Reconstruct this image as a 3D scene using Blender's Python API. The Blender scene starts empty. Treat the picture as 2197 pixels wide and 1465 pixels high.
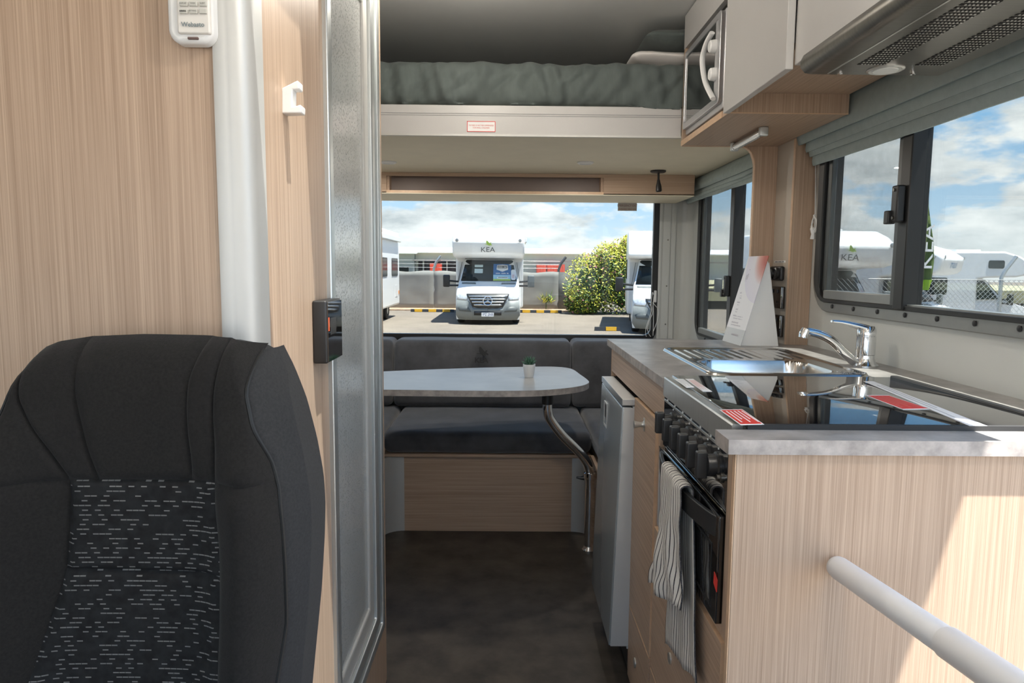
import bpy, bmesh, math, random
from mathutils import Vector, Matrix, noise
random.seed(7)
PI = math.pi
C = bpy.context.scene.collection
SC = bpy.context.scene

# ------------------------------------------------------------------ camera
W, H, F = 2197, 1465, 1500.0
EYE = Vector((0, 0, 1.2))
CR = Vector((0.9999425, -0.00629858, 0.00867888))
CU = Vector((-0.00797389, 0.10442386, 0.99450092))
CF = Vector((0.00717023, 0.99451294, -0.10436763))
cam = bpy.data.cameras.new('camera')
cam.sensor_width = 36.0
cam.lens = 36.0 * F / W
cam.clip_start = 0.02
cam.clip_end = 400
camo = bpy.data.objects.new('camera', cam)
C.objects.link(camo)
m = Matrix((CR, CU, -CF)).transposed().to_4x4()
m.translation = EYE
camo.matrix_world = m
SC.camera = camo

def ray(x, y): return CR * ((x - W / 2) / F) - CU * ((y - H / 2) / F) + CF
def ax(x, y, X): d = ray(x, y); return EYE + d * ((X - EYE.x) / d.x)
def ay(x, y, Y): d = ray(x, y); return EYE + d * ((Y - EYE.y) / d.y)
def az(x, y, Z): d = ray(x, y); return EYE + d * ((Z - EYE.z) / d.z)

# ------------------------------------------------------------------ world, sun, exposure
SC.view_settings.view_transform = 'Standard'
SC.view_settings.look = 'None'
SC.view_settings.gamma = 1.0
SC.view_settings.use_curve_mapping = False
SC.view_settings.exposure = 0.58
SKY_STRENGTH = 2.65
SUN_STRENGTH = 24.0

wd = bpy.data.worlds.new('sky')
SC.world = wd
wd.use_nodes = True
nt = wd.node_tree
nt.nodes.clear()
def nd(t, typ, **kw):
    n = t.nodes.new(typ)
    for k, v in kw.items():
        if k.startswith('i_'): n.inputs[k[2:].replace('_', ' ')].default_value = v
        else: setattr(n, k, v)
    return n
def ramp(t, fac, stops):
    n = t.nodes.new('ShaderNodeValToRGB')
    e = n.color_ramp.elements
    while len(e) > 1: e.remove(e[-1])
    e[0].position = stops[0][0]; e[0].color = (*stops[0][1], 1)
    for p, c in stops[1:]:
        x = e.new(p); x.color = (*c, 1)
    if fac is not None: t.links.new(fac, n.inputs[0])
    return n
def math_(t, op, a, b=None, clamp=False):
    n = t.nodes.new('ShaderNodeMath'); n.operation = op; n.use_clamp = clamp
    for i, s in enumerate((a, b)):
        if s is None: continue
        if isinstance(s, (int, float)): n.inputs[i].default_value = s
        else: t.links.new(s, n.inputs[i])
    return n.outputs[0]
def mix_(t, fac, a, b):
    n = t.nodes.new('ShaderNodeMix'); n.data_type = 'RGBA'
    for i, s in ((0, fac), (6, a), (7, b)):
        if isinstance(s, (int, float)): n.inputs[i].default_value = s
        elif isinstance(s, tuple): n.inputs[i].default_value = (*s, 1)
        else: t.links.new(s, n.inputs[i])
    return n.outputs[2]
tc = nd(nt, 'ShaderNodeTexCoord')
sep = nd(nt, 'ShaderNodeSeparateXYZ')
nt.links.new(tc.outputs['Generated'], sep.inputs[0])
up = math_(nt, 'MAXIMUM', sep.outputs[2], 0.0)
den = math_(nt, 'ADD', up, 0.42)
cmb = nd(nt, 'ShaderNodeCombineXYZ')
nt.links.new(math_(nt, 'DIVIDE', sep.outputs[0], den), cmb.inputs[0])
nt.links.new(math_(nt, 'DIVIDE', sep.outputs[1], den), cmb.inputs[1])
nt.links.new(math_(nt, 'MULTIPLY', up, 3.0), cmb.inputs[2])
n1 = nd(nt, 'ShaderNodeTexNoise', i_Scale=3.1, i_Detail=9.0, i_Roughness=0.56)
nt.links.new(cmb.outputs[0], n1.inputs['Vector'])
n2 = nd(nt, 'ShaderNodeTexNoise', i_Scale=5.0, i_Detail=7.0, i_Roughness=0.6)
mp = nd(nt, 'ShaderNodeMapping'); mp.inputs['Location'].default_value = (3.1, 1.7, 0.4)
nt.links.new(cmb.outputs[0], mp.inputs[0]); nt.links.new(mp.outputs[0], n2.inputs['Vector'])
# more cloud towards the horizon
bias = math_(nt, 'SUBTRACT', n1.outputs[0], math_(nt, 'MULTIPLY', up, 0.45))
mask = ramp(nt, bias, [(0.40, (0, 0, 0)), (0.465, (1, 1, 1))])
blue = ramp(nt, up, [(0.0, (0.62, 0.76, 0.86)), (0.2, (0.25, 0.50, 0.80)), (0.6, (0.14, 0.33, 0.68)), (1.0, (0.09, 0.24, 0.58))])
cloud = ramp(nt, n2.outputs[0], [(0.32, (0.50, 0.545, 0.58)), (0.50, (0.76, 0.79, 0.81)), (0.66, (0.97, 0.975, 0.975))])
skyc = mix_(nt, mask.outputs[0], blue.outputs[0], cloud.outputs[0])
haze = ramp(nt, up, [(0.0, (1, 1, 1)), (0.07, (0, 0, 0))])
skyc = mix_(nt, math_(nt, 'MULTIPLY', haze.outputs[0], 0.5), skyc, (0.80, 0.83, 0.84))
bg = nd(nt, 'ShaderNodeBackground'); bg.inputs[1].default_value = SKY_STRENGTH
nt.links.new(skyc, bg.inputs[0])
wo = nd(nt, 'ShaderNodeOutputWorld')
nt.links.new(bg.outputs[0], wo.inputs[0])

SUN_DIR = Vector((-0.26, 0.12, -0.96)).normalized()
sl = bpy.data.lights.new('sun', 'SUN'); sl.energy = SUN_STRENGTH; sl.angle = 0.009; sl.color = (1, 0.965, 0.91)
so = bpy.data.objects.new('sun', sl); C.objects.link(so)
so.location = (6, -3, 14)
so.rotation_euler = SUN_DIR.to_track_quat('-Z', 'Y').to_euler()

# ------------------------------------------------------------------ materials
MATS = {}
def pm(name, col, rough=0.5, metal=0.0, spec=0.5, coat=0.0, var=0.0, vscale=8.0, bump=0.0, bscale=60.0, emit=None, estr=0.0, vec=None, sheen=0.0):
    """principled material with optional colour variation and fine relief"""
    if name in MATS: return MATS[name]
    mt = bpy.data.materials.new(name); mt.use_nodes = True
    t = mt.node_tree; b = t.nodes['Principled BSDF']
    b.inputs['Base Color'].default_value = (*col, 1)
    b.inputs['Roughness'].default_value = rough
    b.inputs['Metallic'].default_value = metal
    b.inputs['Specular IOR Level'].default_value = spec
    b.inputs['Coat Weight'].default_value = coat
    b.inputs['Sheen Weight'].default_value = sheen
    if emit:
        b.inputs['Emission Color'].default_value = (*emit, 1); b.inputs['Emission Strength'].default_value = estr
    co = nd(t, 'ShaderNodeTexCoord').outputs['Object']
    if vec:
        mpn = nd(t, 'ShaderNodeMapping'); mpn.inputs['Scale'].default_value = vec
        t.links.new(co, mpn.inputs[0]); co = mpn.outputs[0]
    # a procedural grain on every surface
    n = nd(t, 'ShaderNodeTexNoise', i_Scale=vscale, i_Detail=5.0, i_Roughness=0.6)
    t.links.new(co, n.inputs['Vector'])
    v = max(var, 0.015)
    r = ramp(t, n.outputs[0], [(0.3, tuple(c * (1 - v) for c in col)), (0.7, tuple(min(1, c * (1 + v)) for c in col))])
    t.links.new(r.outputs[0], b.inputs['Base Color'])
    if bump:
        n3 = nd(t, 'ShaderNodeTexNoise', i_Scale=bscale, i_Detail=3.0)
        t.links.new(co, n3.inputs['Vector'])
        bp = nd(t, 'ShaderNodeBump'); bp.inputs['Strength'].default_value = bump; bp.inputs['Distance'].default_value = 0.004
        t.links.new(n3.outputs[0], bp.inputs['Height']); t.links.new(bp.outputs[0], b.inputs['Normal'])
    MATS[name] = mt
    return mt

def wood(name, grain, dark, light, rough=0.42):
    if name in MATS: return MATS[name]
    mt = bpy.data.materials.new(name); mt.use_nodes = True
    t = mt.node_tree; b = t.nodes['Principled BSDF']
    b.inputs['Roughness'].default_value = rough; b.inputs['Specular IOR Level'].default_value = 0.35
    co = nd(t, 'ShaderNodeTexCoord').outputs['Object']
    s = [560.0, 560.0, 560.0]; s['xyz'.index(grain)] = 3.0
    mpn = nd(t, 'ShaderNodeMapping'); mpn.inputs['Scale'].default_value = s
    t.links.new(co, mpn.inputs[0])
    n = nd(t, 'ShaderNodeTexNoise', i_Scale=1.0, i_Detail=4.0, i_Roughness=0.65)
    t.links.new(mpn.outputs[0], n.inputs['Vector'])
    s2 = [190.0, 190.0, 190.0]; s2['xyz'.index(grain)] = 1.6
    mp2 = nd(t, 'ShaderNodeMapping'); mp2.inputs['Scale'].default_value = s2
    t.links.new(co, mp2.inputs[0])
    nb = nd(t, 'ShaderNodeTexNoise', i_Scale=1.0, i_Detail=3.0)
    t.links.new(mp2.outputs[0], nb.inputs['Vector'])
    f = math_(t, 'ADD', math_(t, 'MULTIPLY', n.outputs[0], 0.68), math_(t, 'MULTIPLY', nb.outputs[0], 0.32))
    mid = tuple((a + c) / 2 for a, c in zip(dark, light))
    r = ramp(t, f, [(0.37, dark), (0.5, mid), (0.63, light)])
    t.links.new(r.outputs[0], b.inputs['Base Color'])
    bp = nd(t, 'ShaderNodeBump'); bp.inputs['Strength'].default_value = 0.25; bp.inputs['Distance'].default_value = 0.001
    t.links.new(f, bp.inputs['Height']); t.links.new(bp.outputs[0], b.inputs['Normal'])
    MATS[name] = mt
    return mt
WD, WL = (0.355, 0.243, 0.168), (0.55, 0.405, 0.295)
wood_z = wood('oak_laminate_upright', 'z', WD, WL)
wood_y = wood('oak_laminate_lengthwise', 'y', WD, WL)
wood_x = wood('oak_laminate_crosswise', 'x', WD, WL)
edge_wood = pm('oak_edge_band', (0.62, 0.42, 0.27), 0.45, var=0.1, vscale=40)

def glass(name, tint, refl=0.06, rough=0.0):
    mt = bpy.data.materials.new(name); mt.use_nodes = True
    t = mt.node_tree; t.nodes.clear()
    tr = nd(t, 'ShaderNodeBsdfTransparent'); tr.inputs[0].default_value = (*tint, 1)
    gl = nd(t, 'ShaderNodeBsdfGlossy'); gl.inputs['Roughness'].default_value = rough; gl.inputs[0].default_value = (0.9, 0.95, 0.95, 1)
    fr = nd(t, 'ShaderNodeFresnel'); fr.inputs[0].default_value = 1.45
    # faint streaks on the pane
    co = nd(t, 'ShaderNodeTexCoord')
    ns = nd(t, 'ShaderNodeTexNoise', i_Scale=6.0, i_Detail=4.0); t.links.new(co.outputs['Object'], ns.inputs['Vector'])
    f = math_(t, 'MULTIPLY', fr.outputs[0], math_(t, 'ADD', math_(t, 'MULTIPLY', ns.outputs[0], 0.12), refl * 12))
    mx = nd(t, 'ShaderNodeMixShader'); t.links.new(f, mx.inputs[0])
    t.links.new(tr.outputs[0], mx.inputs[1]); t.links.new(gl.outputs[0], mx.inputs[2])
    o = nd(t, 'ShaderNodeOutputMaterial'); t.links.new(mx.outputs[0], o.inputs[0])
    MATS[name] = mt
    return mt
tint_glass = glass('tinted_window_glass', (0.545, 0.56, 0.555), 0.02)
clear_glass = glass('clear_glass', (0.90, 0.92, 0.92))

def flyscreen_mat():
    mt = bpy.data.materials.new('flyscreen_mesh'); mt.use_nodes = True
    t = mt.node_tree; t.nodes.clear()
    tr = nd(t, 'ShaderNodeBsdfTransparent'); tr.inputs[0].default_value = (1, 1, 1, 1)
    df = nd(t, 'ShaderNodeBsdfDiffuse'); df.inputs[0].default_value = (0.16, 0.17, 0.17, 1)
    co = nd(t, 'ShaderNodeTexCoord')
    w1 = nd(t, 'ShaderNodeTexNoise', i_Scale=40.0); t.links.new(co.outputs['Object'], w1.inputs['Vector'])
    f = math_(t, 'ADD', math_(t, 'MULTIPLY', w1.outputs[0], 0.10), 0.12)
    mx = nd(t, 'ShaderNodeMixShader'); t.links.new(f, mx.inputs[0])
    t.links.new(tr.outputs[0], mx.inputs[1]); t.links.new(df.outputs[0], mx.inputs[2])
    o = nd(t, 'ShaderNodeOutputMaterial'); t.links.new(mx.outputs[0], o.inputs[0])
    return mt
flyscreen = flyscreen_mat()

white_lam = pm('white_laminate', (0.50, 0.49, 0.475), 0.35, var=0.02)
warm_white = pm('warm_white_board', (0.80, 0.725, 0.565), 0.6, var=0.03)
wall_grey = pm('pale_grey_wall_board', (0.60, 0.61, 0.585), 0.32, var=0.03, vscale=3, spec=0.45)
ceil_white = pm('ceiling_board', (0.80, 0.81, 0.79), 0.45, var=0.02)
alu = pm('satin_aluminium', (0.60, 0.63, 0.63), 0.36, metal=0.85, var=0.03, vec=(60, 60, 1.5), vscale=3)
alu_paint = pm('silver_painted_profile', (0.52, 0.515, 0.49), 0.40, metal=0.25, var=0.02)
steel = pm('brushed_steel', (0.62, 0.62, 0.59), 0.28, metal=0.75, var=0.06, vec=(2, 80, 2), vscale=4)
steel_dark = pm('dark_brushed_steel', (0.22, 0.21, 0.19), 0.34, metal=1.0, var=0.1, vec=(3, 60, 3), vscale=4)
chrome = pm('chrome', (0.86, 0.87, 0.88), 0.06, metal=1.0)
black_gloss = pm('black_gloss_glass', (0.006, 0.006, 0.007), 0.03, spec=1.0, coat=1.0)
black_plastic = pm('black_plastic', (0.018, 0.018, 0.019), 0.38, var=0.1, vscale=30)
black_rubber = pm('black_rubber_seal', (0.010, 0.010, 0.010), 0.55)
dark_alu = pm('black_window_frame', (0.022, 0.022, 0.022), 0.38, metal=0.2)
grey_frame = pm('grey_window_trim', (0.30, 0.305, 0.295), 0.33, metal=0.6, var=0.08)
white_plastic = pm('white_plastic', (0.78, 0.78, 0.77), 0.35)
cream_plastic = pm('cream_plastic', (0.74, 0.71, 0.66), 0.4)
fabric_black = pm('black_seat_fabric', (0.0165, 0.0152, 0.0143), 0.95, spec=0.15, var=0.25, vscale=300, bump=0.15, bscale=700, sheen=0.08)
fabric_side = pm('charcoal_side_fabric', (0.030, 0.030, 0.031), 0.9, spec=0.2, var=0.2, vscale=300, sheen=0.05)
velvet = pm('charcoal_velvet', (0.066, 0.066, 0.070), 0.85, spec=0.2, var=0.30, vscale=9, bump=0.1, bscale=300, sheen=0.35)
duvet_m = pm('grey_green_cotton', (0.108, 0.128, 0.122), 0.9, spec=0.15, var=0.10, vscale=14, bump=0.5, bscale=26, sheen=0.1, vec=(1.6, 1, .5))
linen_w = pm('white_cotton', (0.74, 0.71, 0.68), 0.85, var=0.04)
blind_m = pm('sage_grey_blind_cloth', (0.36, 0.42, 0.41), 0.88, spec=0.2, var=0.07, vscale=40, bump=0.1, bscale=500)
stone = pm('grey_stone_laminate', (0.30, 0.285, 0.27), 0.33, var=0.36, vscale=14, spec=0.5)
stone_edge = pm('grey_stone_edge', (0.37, 0.335, 0.31), 0.45, var=0.34, vscale=30)
table_top_m = pm('grey_table_laminate', (0.34, 0.34, 0.335), 0.30, var=0.15, vscale=6, spec=0.6)
vinyl = pm('dark_stone_vinyl', (0.060, 0.050, 0.040), 0.5, var=0.45, vscale=9, spec=0.3, bump=0.05, bscale=90)
fridge_grey = pm('silver_grey_fridge_door', (0.34, 0.37, 0.385), 0.25, metal=0.35, var=0.03)
fridge_side = pm('light_grey_fridge_casing', (0.52, 0.52, 0.51), 0.42, var=0.03)
red_print = pm('red_print', (0.62, 0.035, 0.025), 0.5)
white_print = pm('white_print', (0.80, 0.80, 0.79), 0.5)
black_print = pm('black_print', (0.01, 0.01, 0.01), 0.6)
grey_print = pm('grey_print', (0.42, 0.42, 0.44), 0.6)
cord_white = pm('white_cord', (0.80, 0.80, 0.78), 0.6)
paper_w = pm('matt_white_card', (0.80, 0.79, 0.76), 0.6)

def weave_mat():
    """black cloth with short pale dashes woven in rows"""
    mt = bpy.data.materials.new('dashed_seat_fabric'); mt.use_nodes = True
    t = mt.node_tree; b = t.nodes['Principled BSDF']
    b.inputs['Roughness'].default_value = 0.95; b.inputs['Specular IOR Level'].default_value = 0.15
    co = nd(t, 'ShaderNodeTexCoord').outputs['Object']
    s = nd(t, 'ShaderNodeSeparateXYZ'); t.links.new(co, s.inputs[0])
    rowf = math_(t, 'MULTIPLY', s.outputs[2], 1 / 0.0058)
    row = math_(t, 'FLOOR', rowf)
    fr = math_(t, 'SUBTRACT', rowf, row)
    colf = math_(t, 'MULTIPLY', s.outputs[0], 1 / 0.0074)
    colf = math_(t, 'ADD', colf, math_(t, 'MULTIPLY', math_(t, 'MODULO', row, 2.0), 0.5))
    colm = math_(t, 'FLOOR', colf)
    fc = math_(t, 'SUBTRACT', colf, colm)
    cm = nd(t, 'ShaderNodeCombineXYZ'); t.links.new(colm, cm.inputs[0]); t.links.new(row, cm.inputs[1])
    wn = nd(t, 'ShaderNodeTexWhiteNoise'); wn.noise_dimensions = '2D'; t.links.new(cm.outputs[0], wn.inputs['Vector'])
    on = math_(t, 'GREATER_THAN', wn.outputs[0], 0.60)
    a = math_(t, 'LESS_THAN', fr, 0.26)
    c = math_(t, 'LESS_THAN', math_(t, 'ABSOLUTE', math_(t, 'SUBTRACT', fc, 0.5)), 0.46)
    f = math_(t, 'MULTIPLY', on, math_(t, 'MULTIPLY', a, c))
    nn = nd(t, 'ShaderNodeTexNoise', i_Scale=90.0); t.links.new(co, nn.inputs['Vector'])
    dk = ramp(t, nn.outputs[0], [(0.3, (0.014, 0.013, 0.013)), (0.7, (0.022, 0.022, 0.0225))])
    t.links.new(mix_(t, f, dk.outputs[0], (0.16, 0.155, 0.145)), b.inputs['Base Color'])
    return mt
dash_fabric = weave_mat()

def drop_glass():
    """obscure shower-door glass covered in raised droplets"""
    mt = bpy.data.materials.new('droplet_obscure_glass'); mt.use_nodes = True
    t = mt.node_tree; b = t.nodes['Principled BSDF']
    b.inputs['Base Color'].default_value = (0.42, 0.43, 0.42, 1)
    b.inputs['Roughness'].default_value = 0.2; b.inputs['Specular IOR Level'].default_value = 0.7
    co = nd(t, 'ShaderNodeTexCoord').outputs['Object']
    mpn = nd(t, 'ShaderNodeMapping'); mpn.inputs['Scale'].default_value = (1, 1.5, 1)
    t.links.new(co, mpn.inputs[0])
    v = nd(t, 'ShaderNodeTexVoronoi', i_Scale=150.0); t.links.new(mpn.outputs[0], v.inputs['Vector'])
    n = nd(t, 'ShaderNodeTexNoise', i_Scale=22.0, i_Detail=2.0); t.links.new(mpn.outputs[0], n.inputs['Vector'])
    hgt = ramp(t, math_(t, 'ADD', v.outputs['Distance'], math_(t, 'MULTIPLY', n.outputs[0], 0.35)), [(0.30, (1, 1, 1)), (0.46, (0, 0, 0))])
    bp = nd(t, 'ShaderNodeBump'); bp.inputs['Strength'].default_value = 1.0; bp.inputs['Distance'].default_value = 0.006
    t.links.new(hgt.outputs[0], bp.inputs['Height']); t.links.new(bp.outputs[0], b.inputs['Normal'])
    return mt
droplet = drop_glass()

def stripe_mat():
    """white tea towel with thin charcoal stripes running down it"""
    mt = bpy.data.materials.new('striped_cotton'); mt.use_nodes = True
    t = mt.node_tree; b = t.nodes['Principled BSDF']
    b.inputs['Roughness'].default_value = 0.9; b.inputs['Specular IOR Level'].default_value = 0.15
    uv = nd(t, 'ShaderNodeUVMap'); uv.uv_map = 'UVMap'
    s = nd(t, 'ShaderNodeSeparateXYZ'); t.links.new(uv.outputs[0], s.inputs[0])
    k = math_(t, 'FRACT', math_(t, 'MULTIPLY', s.outputs[0], 17.0))
    f = math_(t, 'LESS_THAN', k, 0.22)
    n = nd(t, 'ShaderNodeTexNoise', i_Scale=400.0); 
    c = ramp(t, n.outputs[0], [(0.3, (0.60, 0.575, 0.53)), (0.7, (0.70, 0.675, 0.63))])
    t.links.new(mix_(t, f, c.outputs[0], (0.05, 0.048, 0.055)), b.inputs['Base Color'])
    return mt
stripes = stripe_mat()

def brochure_mat():
    mt = bpy.data.materials.new('brochure_print'); mt.use_nodes = True
    t = mt.node_tree; b = t.nodes['Principled BSDF']
    b.inputs['Roughness'].default_value = 0.28
    uv = nd(t, 'ShaderNodeUVMap'); uv.uv_map = 'UVMap'
    s = nd(t, 'ShaderNodeSeparateXYZ'); t.links.new(uv.outputs[0], s.inputs[0])
    # orange-red glow printed in the upper outer corner, lilac middle, grey foot band
    dx = math_(t, 'SUBTRACT', 1.05, s.outputs[0]); dy = math_(t, 'MULTIPLY', math_(t, 'SUBTRACT', 1.0, s.outputs[1]), 1.9)
    d = math_(t, 'SQRT', math_(t, 'ADD', math_(t, 'MULTIPLY', dx, dx), math_(t, 'MULTIPLY', dy, dy)))
    r = ramp(t, d, [(0.20, (0.45, 0.075, 0.025)), (0.42, (0.64, 0.30, 0.22)), (0.62, (0.74, 0.70, 0.72)), (1.2, (0.70, 0.66, 0.74)), (1.6, (0.78, 0.76, 0.76))])
    foot = math_(t, 'LESS_THAN', s.outputs[1], 0.17)
    t.links.new(mix_(t, foot, r.outputs[0], (0.52, 0.52, 0.51)), b.inputs['Base Color'])
    return mt
brochure_m = brochure_mat()

# ------------------------------------------------------------------ mesh builder
OFF = {}
class MB:
    def __init__(s): s.v = []; s.f = []; s.uv = None
    def add(s, vs, fs):
        o = len(s.v); s.v += [Vector(p) for p in vs]; s.f += [tuple(i + o for i in q) for q in fs]; return s
    def box(s, x0, x1, y0, y1, z0, z1):
        vs = [(x, y, z) for x in (x0, x1) for y in (y0, y1) for z in (z0, z1)]
        return s.add(vs, [(0, 1, 3, 2), (4, 6, 7, 5), (0, 4, 5, 1), (2, 3, 7, 6), (0, 2, 6, 4), (1, 5, 7, 3)])
    def prism(s, pts, ext):
        n = len(pts); e = Vector(ext)
        vs = [Vector(p) for p in pts] + [Vector(p) + e for p in pts]
        fs = [tuple(range(n)), tuple(range(2 * n - 1, n - 1, -1))] + [(i, (i + 1) % n, n + (i + 1) % n, n + i) for i in range(n)]
        return s.add(vs, fs)
    def tube(s, pts, r, seg=12, caps=True, flat=None):
        P = [Vector(p) for p in pts]; n = len(P)
        R = r if isinstance(r, (list, tuple)) else [r] * n
        T = [(P[min(i + 1, n - 1)] - P[max(i - 1, 0)]).normalized() for i in range(n)]
        a = Vector((0, 0, 1)) if abs(T[0].z) < 0.9 else Vector((1, 0, 0))
        u = T[0].cross(a).normalized(); vs = []; fs = []
        for i in range(n):
            u = (u - T[i] * u.dot(T[i])).normalized(); w = T[i].cross(u)
            for k in range(seg):
                q = 2 * PI * k / seg
                vs.append(P[i] + (u * math.cos(q) + w * math.sin(q) * (flat or 1)) * R[i])
        for i in range(n - 1):
            for k in range(seg):
                fs.append((i * seg + k, i * seg + (k + 1) % seg, (i + 1) * seg + (k + 1) % seg, (i + 1) * seg + k))
        if caps: fs += [tuple(range(seg - 1, -1, -1)), tuple(range((n - 1) * seg, n * seg))]
        return s.add(vs, fs)
    def lathe(s, prof, org, axis=(0, 0, 1), seg=20):
        A = Vector(axis).normalized(); o = Vector(org)
        a = Vector((1, 0, 0)) if abs(A.x) < 0.9 else Vector((0, 1, 0))
        u = A.cross(a).normalized(); w = A.cross(u); vs = []; fs = []
        for r, h in prof:
            for k in range(seg):
                q = 2 * PI * k / seg
                vs.append(o + A * h + (u * math.cos(q) + w * math.sin(q)) * max(r, 1e-5))
        for i in range(len(prof) - 1):
            for k in range(seg):
                fs.append((i * seg + k, i * seg + (k + 1) % seg, (i + 1) * seg + (k + 1) % seg, (i + 1) * seg + k))
        fs += [tuple(range(seg - 1, -1, -1)), tuple(range((len(prof) - 1) * seg, len(prof) * seg))]
        return s.add(vs, fs)
    def rbox(s, x0, x1, y0, y1, z0, z1, r, n=4, fn=None, nx=None, ny=None, nz=None):
        """rounded box made of six grids; fn displaces each point"""
        lo = Vector((x0, y0, z0)); hi = Vector((x1, y1, z1)); N = (nx or n, ny or n, nz or n)
        def axis_pts(i):
            a, b = lo[i], hi[i]; rr = min(r, (b - a) / 2 - 1e-4)
            L = [a + rr * (1 - math.cos(k * PI / 8)) for k in range(4)]
            M = [a + rr + (b - a - 2 * rr) * k / N[i] for k in range(N[i] + 1)]
            return L + M + [b - (p - a) for p in reversed(L)]
        A = [axis_pts(i) for i in range(3)]
        def mapp(p):
            q = Vector([min(max(p[i], lo[i] + min(r, (hi[i]-lo[i])/2 - 1e-4)), hi[i] - min(r, (hi[i]-lo[i])/2 - 1e-4)) for i in range(3)])
            d = p - q
            if d.length > 1e-9: 
                rr = [min(r, (hi[i]-lo[i])/2 - 1e-4) for i in range(3)]
                k = Vector([d[i] / rr[i] for i in range(3)])
                mx = max(abs(c) for c in k)
                k = k.normalized() * mx
                d = Vector([k[i] * rr[i] for i in range(3)])
            p = q + d
            return fn(p) if fn else p
        for ax_ in range(3):
            b, c = [i for i in range(3) if i != ax_]
            for val in (lo[ax_], hi[ax_]):
                vs = []
                for pb in A[b]:
                    for pc in A[c]:
                        p = Vector((0, 0, 0)); p[ax_] = val; p[b] = pb; p[c] = pc
                        vs.append(mapp(p))
                nc = len(A[c])
                fs = [(i * nc + j, i * nc + j + 1, (i + 1) * nc + j + 1, (i + 1) * nc + j) for i in range(len(A[b]) - 1) for j in range(nc - 1)]
                s.add(vs, fs)
        return s
    def grid(s, rows, close=False):
        n = len(rows[0]); vs = [p for r in rows for p in r]
        fs = [(i * n + j, i * n + j + 1, (i + 1) * n + j + 1, (i + 1) * n + j) for i in range(len(rows) - 1) for j in range(n - 1)]
        return s.add(vs, fs)
    def build(s, name, mat, parent=None, bev=0.0, ang=35, merge=True, solid=0.0, seg=2, sub=0):
        me = bpy.data.meshes.new(name)
        off = OFF.get(parent.name, Vector((0, 0, 0))) if parent else Vector((0, 0, 0))
        me.from_pydata([p - off for p in s.v], [], s.f)
        if s.uv:
            uvl = me.uv_layers.new(name='UVMap')
            for lp in me.loops: uvl.data[lp.index].uv = s.uv[lp.vertex_index]
        bm = bmesh.new(); bm.from_mesh(me)
        if merge: bmesh.ops.remove_doubles(bm, verts=bm.verts, dist=1e-5)
        bmesh.ops.recalc_face_normals(bm, faces=bm.faces)
        bm.to_mesh(me); bm.free()
        for p in me.polygons: p.use_smooth = True
        me.set_sharp_from_angle(angle=math.radians(ang))
        me.materials.append(mat)
        o = bpy.data.objects.new(name, me); C.objects.link(o)
        if parent: o.parent = parent; OFF[o.name] = off
        if solid:
            md = o.modifiers.new('thickness', 'SOLIDIFY'); md.thickness = solid; md.offset = 0
        if bev:
            md = o.modifiers.new('rounded_edges', 'BEVEL'); md.width = bev; md.segments = seg; md.limit_method = 'ANGLE'; md.angle_limit = math.radians(40)
            md.harden_normals = False
        return o

def thing(name, label, cat, loc=(0, 0, 0), group=None, kind=None):
    o = bpy.data.objects.new(name, None); C.objects.link(o)
    o.empty_display_size = 0.05
    o.location = loc; OFF[o.name] = Vector(loc)
    if kind: o['kind'] = kind
    else:
        o['label'] = label; o['category'] = cat
        if group: o['group'] = group
    return o
def tag(o, label, cat, group=None):
    o['label'] = label; o['category'] = cat
    if group: o['group'] = group
    return o
def struct(o, label=None):
    o['kind'] = 'structure'
    if label: o['label'] = label
    return o
def B(name, mat, parent, *a, bev=0.0, **k): return MB().box(*a).build(name, mat, parent, bev=bev, **k)
def spline(P, n=8):
    P = [Vector(p) for p in P]; out = []
    for i in range(len(P) - 1):
        a = P[max(i - 1, 0)]; b = P[i]; c = P[i + 1]; d = P[min(i + 2, len(P) - 1)]
        for k in range(n):
            t = k / n
            out.append(0.5 * ((2 * b) + (c - a) * t + (2 * a - 5 * b + 4 * c - d) * t * t + (3 * b - a - 3 * c + d) * t ** 3))
    return out + [P[-1]]
def rrect(x0, x1, y0, y1, r, n=5):
    """rounded rectangle outline, counter-clockwise; r may be 4 radii (bl, br, tr, tl)"""
    rr = r if isinstance(r, (tuple, list)) else [r] * 4; out = []
    for (cx, cy, a), q in zip(((x0, y0, 180), (x1, y0, 270), (x1, y1, 0), (x0, y1, 90)), rr):
        ox = cx + (q if cx == x0 else -q); oy = cy + (q if cy == y0 else -q)
        for k in range(n + 1):
            t = math.radians(a + 90 * k / n); out.append((ox + q * math.cos(t), oy + q * math.sin(t)))
    return out
def ring(outer, inner, ext, conv, name, mat, parent, **k):
    """frame between two outlines with equal point counts"""
    n = len(outer); e = Vector(ext); mb = MB()
    vs = [Vector(conv(*p)) for p in outer] + [Vector(conv(*p)) for p in inner]
    vs += [p + e for p in vs]
    fs = []
    for i in range(n):
        j = (i + 1) % n
        fs += [(i, j, n + j, n + i), (2 * n + i, 3 * n + i, 3 * n + j, 2 * n + j), (i, 2 * n + i, 2 * n + j, j), (n + i, n + j, 3 * n + j, 3 * n + i)]
    return mb.add(vs, fs).build(name, mat, parent, **k)
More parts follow.
